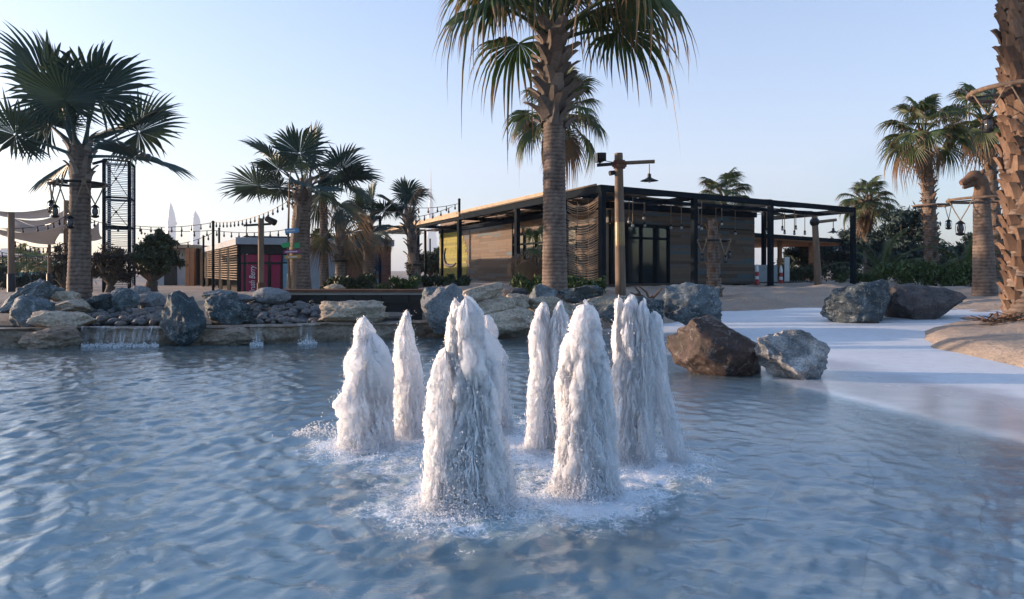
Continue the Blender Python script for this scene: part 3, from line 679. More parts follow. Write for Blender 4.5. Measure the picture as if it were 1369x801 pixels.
# ledge: sculpted sandstone wall the waterfalls pour over
def ledge():
    path = [(-13.5,11.25),(-10.5,11.35),(-8.4,11.55),(-7.3,11.85),(-6.2,11.95),(-5.05,12.05),(-4.2,12.25),(-3.45,12.5),(-2.6,12.9),(-1.8,13.3),(-.9,13.5),(-.1,13.9),(.7,14.4)]
    pts = []
    for a, b in zip(path[:-1], path[1:]):
        n = max(2, int(math.dist(a,b)/.045))
        pts += [(a[0]+(b[0]-a[0])*i/n, a[1]+(b[1]-a[1])*i/n) for i in range(n)]
    prof = [(.02,-.35),(.0,-.05)]+[(.02-.03*math.sin(i/9*pi), -.02+.30*i/9) for i in range(10)]+[(-.05,.30),(-.045,.325),(.02,.335),(.12,.33),(.25,.322),(.42,.31),(.6,.27),(.62,.0)]
    V = []
    for i, (x, y) in enumerate(pts):
        p0 = pts[max(i-3,0)]; p1 = pts[min(i+3,len(pts)-1)]
        tx, ty = p1[0]-p0[0], p1[1]-p0[1]; l = math.hypot(tx,ty); nx_, ny_ = -ty/l, tx/l
        for k, (o_, z) in enumerate(prof):
            q_ = Vector((x*1.4, y*1.4, z*2.2))
            n1 = noise.fractal(q_, .9, 2.1, 4)*.10+noise.fractal(q_*3.1, .9, 2.1, 3)*.05
            wgt = 1.0 if 1 < k < 13 else .35
            zz = z+(noise.noise(Vector((x*1.1,3.3,1)))*.035+noise.noise(Vector((x*4,1.3,1)))*.012)*(1 if z > .1 else 0)
            V.append((x+nx_*(o_+n1*wgt), y+ny_*(o_+n1*wgt), zz))
    m_ = len(prof)
    mb = MB(); mb.add(V, [(i*m_+k, i*m_+k+1, (i+1)*m_+k+1, (i+1)*m_+k) for i in range(len(pts)-1) for k in range(m_-1)][::1])
    o = mb.build('stone_ledge', M['ledge'], smooth=50)
    return tag(o, 'long wet tan stone ledge along the far side of the pool, under the waterfalls', 'ledge')
ledge()
for lb, bx_, d, sd in (('sculpted tan boulder at the waterline below the flat beige slab at the far left', (14,436,104,470), 11.45, 91),
                       ('brown flat boulder set into the ledge between the two waterfalls', (268,436,350,462), 11.9, 92)):
    rock(lb, bx_, d, 'ledge', sd, bx=.78, depth=.5)

# waterfalls: separate threads of water falling over the lip
def fall_material():
    m, nt, out = new_mat('falling_water')
    p = N(nt, 'ShaderNodeBsdfPrincipled', inp={'Base Color':(.8,.84,.88,1),'Roughness':.2}); tp = N(nt, 'ShaderNodeBsdfTransparent')
    mx = N(nt, 'ShaderNodeMixShader'); f = noise_tex(nt, 22, 5, .75, .4, stretch=(1.6,.3,.10)); f2 = noise_tex(nt, 3.2, 3, .6, stretch=(1,1,.1))
    nt.links.new(math_(nt, 'MULTIPLY', ramp(nt, f, [(.44,.0),(.76,.75)]), ramp(nt, f2, [(.35,.15),(.6,1.0)])), mx.inputs[0]); nt.links.new(tp.outputs[0], mx.inputs[1]); nt.links.new(p.outputs[0], mx.inputs[2])
    nt.links.new(mx.outputs[0], out.inputs[0]); return m
M['fall'] = fall_material()
def waterfall(px0, px1, d0, d1, n, label, seed):
    g = random.Random(seed); mb = MB(); nu, nv = n*5, 16; V = []
    for i in range(nu+1):
        t = i/nu; px = px0+(px1-px0)*t; d = d0+(d1-d0)*t
        lip = .02*noise.noise(Vector((px*.21, seed, 0))); push = .05*noise.noise(Vector((px*.35, seed, 4)))
        for k in range(nv+1):
            s_ = k/nv
            px_ = px if px1-px0 > 60 else (px0+px1)/2+(px-(px0+px1)/2)*(1-.35*s_+.25*noise.noise(Vector((s_*2, seed, 2))))+1.5*noise.noise(Vector((s_*3, 5, seed)))
            V.append(at(px_, d-.05-(.17+push)*s_**.7+.012*noise.noise(Vector((px*1.3, s_*3, seed))), .342+lip-(.36+lip)*s_**1.7))
    mb.add(V, [(i*(nv+1)+k, (i+1)*(nv+1)+k, (i+1)*(nv+1)+k+1, i*(nv+1)+k+1) for i in range(nu) for k in range(nv)])
    o = mb.build('waterfall', M['fall'], smooth=180); tag(o, label, 'waterfall')
    G = np.random.default_rng(seed); m_ = int(9*(px1-px0)); tt = G.random(m_); px = px0+(px1-px0)*tt; d = d0+(d1-d0)*tt-.24+G.normal(0,.10,m_)
    c = np.stack([(px-CX)*d/F, d, np.abs(G.normal(0,.03,m_))+.004], 1)-np.array(o.location); sz = G.uniform(.003,.012,m_)
    me = drops_mesh('splash', c, sz, sz); me.materials.append(M['drop']); q_ = link('splash', me, o, None, 180); tag(q_, kind='stuff')
waterfall(108, 212, 11.85, 11.9, 34, 'wide thin waterfall over the ledge at the left, beside the tall teal boulder', 1)
waterfall(334, 352, 12.05, 12.1, 7, 'narrow trickling waterfall below the rounded boulder, left of the pair of trickles', 2)
waterfall(398, 424, 12.3, 12.4, 6, 'thin double waterfall trickle just left of the long beige stone block', 3)

# pebbles
PEB = []
for s in range(6):
    V, Fc = rock_verts(300+s, 3, 6, (.8,1.0), .04); V = V*np.array([1,.8,.62])
    for mt in ('pebble','pebble2'):
        me = mesh_np('pebble', V, Fc, {'v':np.zeros(len(V))}); me.materials.append(M[mt])
        me.polygons.foreach_set('use_smooth', [True]*len(me.polygons)); PEB.append(me)
def pebbles(box, d0, d1, z0, z1, n, label, group, seed):
    g = random.Random(seed)
    for i in range(n):
        px = g.uniform(box[0], box[1]); t = g.random(); d = d0+(d1-d0)*t
        z = z0+(z1-z0)*t+g.uniform(-.02,.05)
        o = bpy.data.objects.new('pebble', PEB[g.randrange(len(PEB))]); COL.objects.link(o)
        o.location = at(px, d, z); s = g.uniform(.05,.115); o.scale = (s, s, s*g.uniform(.8,1.2)); o.rotation_euler = (g.uniform(-.5,.5), g.uniform(-.5,.5), g.uniform(0,6.28))
        tag(o, label, 'pebble', group)
pebbles((100,226), 12.35, 14.2, .33, .56, 150, 'grey river pebble in the bank between the left palm boulders and the tall teal boulder', 'pebbles of the left bank', 1)
pebbles((326,424), 12.7, 14.6, .30, .60, 135, 'grey river pebble in the bank between the teal boulders and the steel trough', 'pebbles of the right bank', 2)
# slopes the pebbles lie on
def bank(px0, px1, d0, d1, z0, z1):
    mb = MB(); nu, nv = 24, 14; V = []
    for i in range(nu+1):
        for j in range(nv+1):
            px = px0+(px1-px0)*i/nu; d = d0+(d1-d0)*j/nv
            V.append(at(px, d, z0+(z1-z0)*j/nv+.03*noise.noise(Vector((px*.1, d*3, 0)))-.03))
    mb.add(V, [(i*(nv+1)+j, (i+1)*(nv+1)+j, (i+1)*(nv+1)+j+1, i*(nv+1)+j+1) for i in range(nu) for j in range(nv)])
    tag(mb.build('gravel_bank', M['pebble'], origin=Vector((0,0,0)), smooth=180), kind='structure')
bank(92, 236, 12.3, 14.4, .30, .56); bank(318, 430, 12.6, 14.8, .27, .60)

# floating white discs in the basin
for i, (px, py, lb) in enumerate(((352,427,'white round float lying alone by the pebbles left of the steel trough'),(393,424,'white round float, left one of the touching pair at the steel trough'),(402,424,'white round float, right one of the touching pair at the steel trough'))):
    mb = MB(); c = at(px, .975*F/(py-HY), .325)
    mb.lathe([(.03,0),(.062,.015),(.066,.035),(.055,.055),(.02,.064)], c, 16)
    tag(mb.build('float', M['white'], smooth=60), lb, 'float', 'white floats in the upper basin')

# ------------------------------------------------------------------ black steel trough wall with a rusty coping
r = thing('steel_trough', at(470, 15.3, .1), 'black steel trough wall with a rusty brown top rail, behind the long beige block', 'trough wall')
A = at(378, 15.0, 0); B = at(564, 15.0, 0)
mb = MB()
mb.beam(A+Vector((0,.06,.42)), B+Vector((0,.06,.42)), .10, .70); mb.beam(A+Vector((0,-.02,.60)), B+Vector((0,-.02,.60)), .05, .035); mb.beam(A+Vector((0,-.02,.30)), B+Vector((0,-.02,.30)), .05, .03)
for i in range(5): p = A.lerp(B, (i+.5)/5); mb.box(p+Vector((0,-.002,.42)), (.03,.06,.68))
mb.build('wall', M['black'], r)
mb = MB(); mb.beam(A+Vector((-.05,.15,.86)), B+Vector((.05,.15,.86)), .40, .055); mb.build('top_rail', M['rust'], r)
mb = MB(); mb.beam(A+Vector((0,.10,.80)), B+Vector((0,.10,.80)), .14, .05); mb.build('reflected_light_strip', M['concrete'], r)  # pale strip under the rail, its colour standing in for light reflected off a ledge

# ------------------------------------------------------------------ palms
LEAF = {}
def leaf_mesh(kind, dry, elev, var):
    key = (kind, dry, elev, var)
    if key in LEAF: return LEAF[key]
    g = random.Random((len(kind)*1000+int(dry)*500+int(elev)*7+var*131+9000))
    bis = kind == 'bis'
    Lp = (1.02 if bis else .92)*g.uniform(.9,1.08); Lb = (1.06 if bis else .9)*g.uniform(.93,1.07)
    nseg = 44 if bis else 40; amax = R((85 if dry else 148) if bis else 128)
    sag = (.16 if bis else .55)*max(.15, cos(R(elev)))+(.25 if dry else 0)
    el = R(elev); p = Vector((0,0,0)); pts = [p.copy()]; kk = 7
    for i in range(kk):
        e_ = el-sag*((i+1)/kk)**1.3; p = p+Vector((cos(e_),0,sin(e_)))*(Lp/kk); pts.append(p.copy())
    q_ = el-sag
    mb = MB(); mb.val = 0.1
    mb.tube(pts, [.036-.022*i/kk for i in range(kk+1)], 5)
    h0 = pts[-1]; bend = .15 if bis else .55
    s = Vector((0,1,0))
    cup = (.22 if bis else .10)
    droop = (.05 if bis else .18); tipd = .09 if bis else (.44 if kind == 'hang' else .27)
    if kind == 'wash' and not dry: droop = .12
    if dry: droop *= 1.6; tipd = max(tipd*1.5, .45); cup = -.35
    wind = g.uniform(-.12,.12)
    st = (.03,.28,.52,.68,.82,.92,1.0); wf = (0,0,0,.85,.6,.33,.03)
    split = g.uniform(.50,.60) if bis else (.52 if kind == 'hang' else .48)
    for i in range(nseg):
        a = -amax+2*amax*i/(nseg-1)+g.gauss(0,.012); L = Lb*(.70+.30*cos(a*.62))*g.uniform(.90,1.06)
        hang = g.uniform(.5,1.5); lat = g.gauss(0,.05)
        if g.random() < .06: hang *= 2.2
        half = amax/(nseg-1)
        rows = []
        for k, f_ in enumerate(st):
            r_ = f_*L
            # costa bends downward towards the tip of the leaf
            qa = q_-bend*max(0, cos(a))*f_*.8
            e = Vector((cos(qa),0,sin(qa))); n = Vector((-sin(qa),0,cos(qa)))
            fr = max(0, (f_-split)/(1-split))
            d0 = e*cos(a)+s*sin(a); l = (-e*sin(a)+s*cos(a))
            shrink = 1-.30*tipd*fr*fr*min(1.4,hang)
            c = h0+d0*(r_*shrink)+n*(cup*abs(sin(a))*r_)+s*(wind*fr*r_)+l*(lat*fr*r_)
            c = c+Vector((0,0,-droop*L*f_*f_-tipd*L*fr**1.6*hang))
            w = r_*math.tan(half)*1.03 if f_ <= split else split*L*math.tan(half)*1.03*max(.03, 1-((f_-split)/(1-split))**1.35)
            rows.append((c+l*w-n*w*.45, c+n*w*.55, c-l*w-n*w*.45, f_))
        o_ = len(mb.v)
        for a_, b_, c_, f_ in rows:
            mb.v += [tuple(a_), tuple(b_), tuple(c_)]; mb.a += [f_]*3
        for k in range(len(rows)-1):
            i0 = o_+k*3; mb.f += [(i0,i0+1,i0+4,i0+3),(i0+1,i0+2,i0+5,i0+4)]; mb.mi += [0,0]
    me = bpy.data.meshes.new('frond'); me.from_pydata(mb.v, [], mb.f)
    t = me.attributes.new('v','FLOAT','POINT'); t.data.foreach_set('value', mb.a)
    me.materials.append(M[kind.replace('hang','wash')+'dry'] if dry else M[kind]); LEAF[key] = me
    return me
def trunk_path(base, top, bow, n):
    base = Vector(base); top = Vector(top)
    return [base.lerp(top, t)+Vector(bow)*(4*t*(1-t)) for t in [i/(n-1) for i in range(n)]]
def boot_shape(mb, c, out, up, w, L, flare, val):
    # a split leaf base: a tapering curved plate standing off the trunk
    side = up.cross(out).normalized(); th = w*.16
    rows = []
    for t, ww, off in ((0,.55,.0),(.35,.5,.05*flare),(.7,.36,.34*flare),(1.0,.27,.75*flare)):
        m_ = c+up*(L*t)+out*(off*w)
        rows.append([m_-side*w*ww, m_+out*th*1.6, m_+side*w*ww, m_-out*th])
    V = [v for r_ in rows for v in r_]; fs = []
    for k in range(3):
        for j in range(4): fs.append((k*4+j, k*4+(j+1)%4, (k+1)*4+(j+1)%4, (k+1)*4+j))
    fs.append((12,13,14,15)); mb.add(V, fs, val)
def make_trunk(root, path, r0, r1, seed, boots=None, ringstep=.09, grey=True, flare=1.35):
    g = random.Random(seed)
    L = sum((b-a).length for a, b in zip(path[:-1], path[1:])); n = max(12, int(L/ringstep)*3)
    mb = MB(); ns = 26; V = []; A_ = []
    for i in range(n+1):
        t = i/n; f_ = t*(len(path)-1); k = min(int(f_), len(path)-2); p = path[k].lerp(path[k+1], f_-k)
        r_ = r0+(r1-r0)*t; r_ *= 1+(flare-1)*math.exp(-t*L/.45)
        ph = i % 3; step = (1.018,1.0,.975)[ph]
        for j in range(ns):
            a = 2*pi*j/ns
            nn = noise.fractal(Vector((cos(a)*1.5+seed, sin(a)*1.5, t*L*2.2)), .9, 2.1, 4)
            n2 = noise.noise(Vector((cos(a)*5+seed, sin(a)*5, t*L*9)))
            rr = r_*(step+.035*nn+.022*n2)
            V.append((p.x+rr*cos(a), p.y+rr*sin(a), p.z+.02*nn)); A_.append(min(1,max(0,.5+.28*n2+.3*nn-(.28 if ph == 2 else 0))))
    mb.v = V; mb.a = A_
    mb.f = [(i*ns+j, i*ns+(j+1)%ns, (i+1)*ns+(j+1)%ns, (i+1)*ns+j) for i in range(n) for j in range(ns)]; mb.mi = [0]*len(mb.f)
    mb.m = 1
    if boots:
        t0, t1, cnt, w, Lb, fl = boots
        for i in range(cnt):
            t = t0+(t1-t0)*i/max(1,cnt-1); f_ = t*(len(path)-1); k = min(int(f_), len(path)-2); p = path[k].lerp(path[k+1], f_-k)
            a = i*2.39996+g.gauss(0,.12); r_ = r0+(r1-r0)*t
            out = Vector((cos(a), sin(a), 0)); up = (Vector((0,0,1))+out*g.uniform(.05,.3)*fl+Vector((-sin(a),cos(a),0))*g.gauss(0,.18)).normalized()
            boot_shape(mb, p+out*(r_*.93), out, up, w*g.uniform(.8,1.2), Lb*g.uniform(.7,1.25), fl*g.uniform(.6,1.3), g.uniform(.1,1))
    return mb.build('trunk', [M['trunk'], M['greyboot'] if grey else M['boot']], root, smooth=42)
ELEVS = (82, 62, 44, 26, 8, -14, -38, -62)
def palm(label, base, top, kind, r0, r1, n, scale, seed, boots=None, bow=(0,0,0), dryn=0, elr=(80,-30), cat='palm tree', skirt=0, grey=True, group='fan palms', spread=.12, az0=0, thick=1.35, show_trunk=True):
    base = Vector(base); top = Vector(top)
    root = thing('fan_palm', base, label, cat, group)
    path = trunk_path(base-Vector((0,0,.12)), top, bow, 14)
    make_trunk(root, path, r0, r1, seed, boots, grey=grey, flare=thick)
    g = random.Random(seed*7+1)
    for i in range(n+skirt):
        if i < n: t = i/max(1,n-1); e = elr[0]+(elr[1]-elr[0])*t**.85+g.gauss(0,7); dry = i >= n-dryn
        else: e = -62; dry = True; t = 1
        ev = min(ELEVS, key=lambda q: abs(q-e))
        me = leaf_mesh(kind, dry, ev, g.randrange(3))
        o = bpy.data.objects.new('frond', me); COL.objects.link(o); o.parent = root
        az = az0+i*2.39996+g.gauss(0,.15)
        dn = -.02-.28*t*scale*.6
        o.location = top-base+Vector((cos(az)*r1*.55, sin(az)*r1*.55, dn)); s_ = scale*g.uniform(.86,1.1)
        o.scale = (s_, s_, s_); o.rotation_euler = (g.gauss(0,.45 if kind == 'bis' else .12), g.gauss(0,.06), az)
    return root
def gz(px, d): p = at(px, d, 0); return Vector((p.x, p.y, sand_at(p.x, p.y)))

pA = gz(105, 14.6)
palm('big silver fan palm at the left with a ring of lanterns round its trunk', pA, P(108,196,14.6), 'bis', .205, .195, 12, 1.30, 9, (.80,1.0,16,.17,.26,.9), dryn=0, elr=(88,14), thick=1.45, az0=.9)
pB = gz(400, 19)
palm('silver fan palm right behind the signpost, with hanging brown fronds', pB, P(407,246,19), 'bis', .30, .22, 14, .98, 9, (.72,1.0,20,.17,.26,1.0), dryn=1, elr=(84,-14), bow=(-.05,0,0))
pC = gz(434, 23.5)
palm('slender taller fan palm close behind the signpost palm', pC, P(432,232,23.5), 'bis', .15, .13, 7, .95, 14, (.85,1.0,10,.12,.2,1), dryn=2, elr=(50,-55))
pD = gz(458, 22.5)
palm('withered leaning palm with a snapped grey crown beside the slender palm', pD, P(456,292,22.5)+Vector((0,0,0)), 'bis', .20, .17, 4, .85, 18, (.4,1.0,24,.2,.30,1.2), dryn=5, elr=(-20,-70), bow=(-.03,0,0))
pE = gz(493, 25.5)
palm('small silver fan palm between the withered palm and the bundled palm', pE, P(492,300,25.5), 'bis', .24, .17, 15, .82, 22, (.6,1.0,18,.18,.28,1.3), dryn=3, elr=(80,-28))
pF = gz(556, 24.5)
palm('bundled palm with few torn fronds left of the pavilion', pF, P(545,285,24.5), 'bis', .22, .14, 7, .74, 27, (.35,1.0,30,.17,.28,1.2), dryn=2, elr=(86,50), bow=(.05,0,0))
pG = gz(742, 16.6)
palm('tall fan palm in the middle of the photo, its crown cut by the top edge', pG, P(740,34,16.6), 'hang', .305, .235, 19, 2.0, 31, (.64,.97,64,.36,.36,1.05), dryn=0, elr=(84,30), thick=1.18, az0=1.1)
pH = gz(746, 47)
palm('green fan palm far behind the middle palm trunk', pH, P(746,152,47), 'wash', .34, .26, 26, 2.25, 36, (.8,1,20,.3,.4,1), dryn=3, elr=(80,-34))
pI = gz(968, 47)
palm('fan palm top just showing above the pavilion roof', pI, P(968,262,47), 'wash', .25, .2, 22, 1.35, 41, None, elr=(82,0))
pJ = gz(1161, 38)
palm('fan palm with a brown shag under its crown, beside the far corner column', pJ, P(1159,268,38), 'wash', .24, .20, 26, .98, 44, (.75,1,24,.3,.5,1), dryn=0, elr=(84,-22), skirt=3)
pK = gz(1247, 27)
palm('tall rough-barked fan palm with a dark hoop round its trunk at the right', pK, P(1234,176,27), 'wash', .25, .19, 26, 1.08, 48, (.03,1.0,90,.17,.20,.8), dryn=3, elr=(86,-26), bow=(.06,0,0), skirt=2, grey=False)
pL = gz(1338, 30)
palm('fan palm mostly hidden behind the thick trunk at the right edge', pL, P(1318,158,30), 'wash', .27, .21, 26, 1.3, 53, (.03,1.0,80,.19,.22,.8), dryn=3, elr=(84,-30), grey=False)
pM = gz(1374, 12.9)
palm('thick palm trunk covered in brown leaf stubs at the right edge', pM, Vector((at(1358,12.9,0).x, 12.9, 10.2)), 'wash', .34, .27, 20, 1.5, 57, (.005,.97,420,.25,.27,.42), dryn=2, elr=(76,10), grey=False, thick=1.25)
# far little palms at the left
for i, (px, d, ty, lb) in enumerate(((26,68,346,'distant little palm left of the sail post'),(52,64,352,'distant little palm just right of the sail post'),(43,80,350,'distant little palm behind the sails, middle of the row'),(80,46,366,'low palm near the left fan palm trunk, in front of the pale building'))):
    b = gz(px, d); palm(lb, b, P(px, ty, d), 'wash', .2, .17, 16, 1.25 if i < 3 else .9, 70+i, None, elr=(80,-30), group='little palms far left')
b = gz(488, 60); palm('tiny palm crown showing over the brick building roof', b, P(488,318,60), 'wash', .2, .17, 16, 1.3, 79, None, elr=(80,-30))

# brown drooping young palm in front of the pavilion glass
b = gz(716, 24); 
palm('young brown-leaved palm in front of the pavilion windows', b, b+Vector((0,0,1.25)), 'wash', .10, .08, 16, .72, 83, None, dryn=12, elr=(75,-50), group='small plants by the pavilion')

# ------------------------------------------------------------------ trunk rings with lanterns
def hoop(label, c, r_, rt=.03, ropes=8, drop=.5):
    root = thing('lantern_ring', c, label, 'lantern ring', 'lantern rings on the trunks')
    mb = MB(); n = 40
    mb.tube([(c[0]+r_*cos(2*pi*i/n), c[1]+r_*sin(2*pi*i/n), c[2]) for i in range(n+1)], rt, 8, False)
    mb.build('ring', M['pole'] if rt > .03 else M['black'], root, smooth=60)
    mb = MB()
    for i in range(4):
        a = pi/4+i*pi/2; mb.beam((c[0]+.2*cos(a), c[1]+.2*sin(a), c[2]), (c[0]+r_*cos(a), c[1]+r_*sin(a), c[2]), .04, .035)
    mb.build('bracket', M['black'], root)
    return root
def lantern(label, c, top, spread, size, ring_c=None, ring_r=1, group='lanterns hanging from the rings'):
    # c: centre of the lantern body; top: height of the ring it hangs from
    c = Vector(c); root = thing('lantern', c, label, 'lantern', group)
    s = size; mb = MB()
    mb.lathe([(.02*s,.62*s),(.10*s,.58*s),(.30*s,.40*s),(.34*s,.34*s),(.30*s,.32*s)], c, 14); mb.lathe([(.27*s,-.36*s),(.33*s,-.42*s),(.30*s,-.52*s),(.10*s,-.60*s)], c, 14)
    for i in range(4):
        a = pi/4+i*pi/2; mb.tube([c+Vector((.28*s*cos(a),.28*s*sin(a),-.40*s)), c+Vector((.34*s*cos(a),.34*s*sin(a),0)), c+Vector((.29*s*cos(a),.29*s*sin(a),.36*s))], .022*s, 5)
    mb.build('frame', M['black'], root, smooth=40)
    mb = MB(); mb.lathe([(.16*s,-.37*s),(.24*s,-.15*s),(.24*s,.1*s),(.15*s,.33*s)], c, 12); mb.build('glass', M['smoky'], root, smooth=60)
    mb = MB(); t = c+Vector((0,0,.6*s)); dz = top-t.z
    if ring_c is not None:
        a = math.atan2(c.y-ring_c[1], c.x-ring_c[0])
        for sg in (-1,1):
            e = Vector((ring_c[0]+ring_r*cos(a+sg*spread), ring_c[1]+ring_r*sin(a+sg*spread), top))
            mb.tube([t, t.lerp(e,.5)+Vector((0,0,-.02)), e], .018*max(.8,s), 6)
            mb.tube([e+Vector((0,0,.05)), e-Vector((0,0,.06))], .045*max(.8,s*.8), 6)
    mb.build('rope', M['rope'], root)
    return root
def ringset(ringlabel, px, py, d, rpx, lanterns, size, rt=.028):
    c = P(px, py, d); r_ = rpx*d/F
    hoop(ringlabel, c, r_, rt)
    for lb, a, dz in lanterns:
        lantern(lb, (c.x+r_*.92*cos(R(a)), c.y+r_*.92*sin(R(a)), c.z-dz), c.z, .45, size, c, r_)
ringset('dark lantern ring round the left silver palm', 105, 246, 14.6, 33, [
    ('lantern hanging left of the left palm trunk', 205, .50), ('lantern on the front left of the left palm trunk', 245, .62), ('lantern hanging right of the left palm trunk', 340, .60), ('lantern in front of the left palm trunk, just right of its middle', 285, .85)], .24)
ringset('dark lantern ring round the rough-barked palm at the right', 1246, 275, 27, 22, [('lantern hanging to the right below the ring of the rough-barked palm', 350, .75)], .34, .034)
ringset('timber lantern ring round the camel-headed trunk', 1318, 267, 18.4, 44, [
    ('lantern hanging at the left of the camel-headed trunk', 192, .78), ('lantern on the front of the camel-headed trunk', 285, .82)], .34, .035)
ringset('timber lantern ring round the thick trunk at the right edge', 1362, 122, 12.9, 56, [
    ('upper lantern hanging left of the thick right-hand trunk', 195, .66), ('lantern hanging in front of the thick right-hand trunk', 250, .86)], .28, .045)
ringset('dark lantern ring round the short palm stump before the pavilion', 955, 322, 20.6, 21, [
    ('lantern hanging left of the short palm stump', 200, .50), ('lantern hanging right of the short palm stump', 345, .42), ('lantern in front of the short palm stump, slightly to its right', 300, .56)], .20)
ringset('small dark ring low on the withered palm', 456, 349, 22.5, 11, [], .2)
ringset('small dark ring low on the bundled palm', 555, 354, 24.5, 11, [('small lantern under the ring of the bundled palm', 235, .45)], .2)
# short palm stump
b = gz(955, 20.6); root = thing('palm_stump', b, 'short bare palm stump standing in the sand before the plank wall', 'palm stump')
make_trunk(root, trunk_path(b-Vector((0,0,.1)), P(953,293,20.6), (0,0,0), 10), .22, .14, 61, (.1,.98,26,.16,.16,.5), grey=False, flare=1.2)
# loose cable under the ring at the right edge
mb = MB(); c = P(1314,160,12.3)
mb.tube([c, c+Vector((-.02,0,-.3)), c+Vector((-.1,0,-.62)), c+Vector((-.02,0,-.86)), c+Vector((.08,0,-.74)), c+Vector((.03,0,-.3)), c+Vector((.15,.05,-.8)), c+Vector((.3,.1,-.95))], .008, 5)
tag(mb.build('cable', M['black']), 'thin dark cable looping below the lantern by the thick right-hand trunk', 'cable')

# camel-headed trunk
b = gz(1317, 18.4); root = thing('camel_post', b, 'palm trunk carved with a camel head on top, right of the rough-barked palm', 'carved post')
tp = P(1312,262,18.4)
make_trunk(root, trunk_path(b-Vector((0,0,.1)), tp, (0,0,0), 12), .275, .195, 66, None, grey=False, flare=1.2)
def skin_chain(name, pts, mat, parent, rad, lv=2):
    mb = MB(); k = 14
    mb.tube(pts, rad, k); return mb.build(name, mat, parent, smooth=60)
def camel_head(root, tp):
    k = 18.4/F
    def q(px, py, dy=0): return P(1312+(px-1312)*1.15, 264+(py-264)*1.15, 18.4+dy)
    mb = MB(); mb.val = .6
    # neck bending forward into the head
    pts = [q(1312,266), q(1313,257), q(1312,249), q(1309.5,243), q(1305.5,239.5), q(1301,239.5), q(1297,242), q(1293.5,244.5), q(1290.5,246.5), q(1288,247.5)]
    rad = [10.5*k, 9.8*k, 9.0*k, 8.6*k, 8.2*k, 7.4*k, 5.4*k, 4.5*k, 4.6*k, 3.4*k]
    # resample for a smooth lumpy surface
    P2, R2 = [], []
    for i in range(len(pts)-1):
        for j in range(4):
            t = j/4; P2.append(pts[i].lerp(pts[i+1], t)); R2.append((rad[i]+(rad[i+1]-rad[i])*t)*(1+.06*noise.noise(Vector((i+t, 2, 5)))))
    P2.append(pts[-1]); R2.append(rad[-1]); mb.tube(P2, R2, 16)
    mb.build('head', M['boot'], root, smooth=60)
    mb = MB(); mb.val = .5; mb.tube([q(1303,247.5), q(1298,249.8), q(1293,252), q(1290.5,252.6)], [5*k,3.6*k,2.8*k,1.8*k], 10); mb.build('lower_jaw', M['boot'], root, smooth=60)
    for dy in (-.1, .1):
        mb = MB(); mb.val = .4; mb.tube([q(1311,239,dy), q(1314,234,dy*1.5), q(1315,231,dy*1.8)], [2.6*k,2.8*k,.7*k], 8); mb.build('ear', M['boot'], root, smooth=60)
        mb = MB(); mb.sphere(q(1302.5,240.5,dy*1.05), 1.6*k, 10); mb.build('eye', M['black'], root, smooth=60)
    mb = MB()
    g = random.Random(2)
    for i in range(60):
        a = g.uniform(1304,1316); c = q(a, 238+abs(a-1308)*.6, g.uniform(-.12,.12)); mb.val = g.random(); mb.beam(c, c+Vector((g.uniform(-.02,.1), g.uniform(-.04,.04), g.uniform(.01,.10))), .012, .012)
    tag(mb.build('mane', M['boot'], root))
camel_head(root, tp)

# fallen frond rubbish at the foot of the thick trunk
mb = MB(); g = random.Random(5)
for i in range(90):
    c = gz(g.uniform(1318,1372), g.uniform(12.0,12.7)); a = g.uniform(0,6.28); L = g.uniform(.1,.4); mb.val = g.random()
    c.z += g.uniform(.0,.10); mb.beam(c, c+Vector((cos(a)*L, sin(a)*L, g.uniform(-.04,.12))), .03, .012)
tag(mb.build('frond_litter', M['boot']), 'heap of dry brown frond litter at the foot of the thick right-hand trunk', 'litter', kind='stuff')

# ------------------------------------------------------------------ lamp posts
def dish_lamp(c, r_, root, cord):
    mb = MB(); mb.lathe([(r_,0),(r_*.96,.03*r_),(r_*.55,.2*r_),(r_*.22,.38*r_),(r_*.2,.75*r_),(r_*.06,.85*r_)], c, 24); o = mb.build('lamp_shade', M['black'], root, smooth=40)
    mb = MB(); mb.sphere(Vector(c)+Vector((0,0,-.0)), r_*.2, 10); mb.build('bulb', M['bulb'], o if False else root, smooth=60)
    mb = MB(); mb.tube([Vector(c)+Vector((0,0,.8*r_)), Vector(c)+Vector((0,0,cord))], .015, 6); mb.build('rod', M['black'], root)
def spot(c, dirv, s, root):
    c = Vector(c); dv = Vector(dirv).normalized(); mb = MB()
    mb.tube([c-dv*s, c-dv*s*.4, c+dv*s*.6, c+dv*s], [s*.35,s*.52,s*.58,s*.62], 14); mb.build('spotlight', M['black'], root, smooth=40)
# tall post before the pavilion
b = gz(830, 19.6); d = 19.6; r = thing('lamp_post', b, 'tall timber lamp post with a dish lamp and a floodlight, in front of the pavilion', 'lamp post', 'timber lamp posts')
mb = MB(); pts = [b-Vector((0,0,.1)), P(831,340,d), P(829,260,d), P(827,205,d)]
mb.tube([pts[0].lerp(pts[-1], t) for t in [i/12 for i in range(13)]], [.155-.035*i/12 for i in range(13)], 14); mb.build('pole', M['pole'], r, smooth=50)
mb = MB(); k = d/F
for y_ in (217, 223): mb.lathe([(.17,-.05),(.175,0),(.17,.05)], P(828,y_,d), 16)
mb.box(P(828,220,d), (.40,.12,.14)); mb.build('clamp', M['rust'], r)
mb = MB(); mb.tube([P(834,218,d), P(875,216,d)], .055, 10); mb.build('arm', M['pole'], r, smooth=50)
mb = MB(); mb.beam(P(798,221,d), P(824,219,d), .07, .09); mb.tube([P(800,219,d), P(808,215,d), P(820,217,d)], .012, 5); mb.build('bracket', M['black'], r)
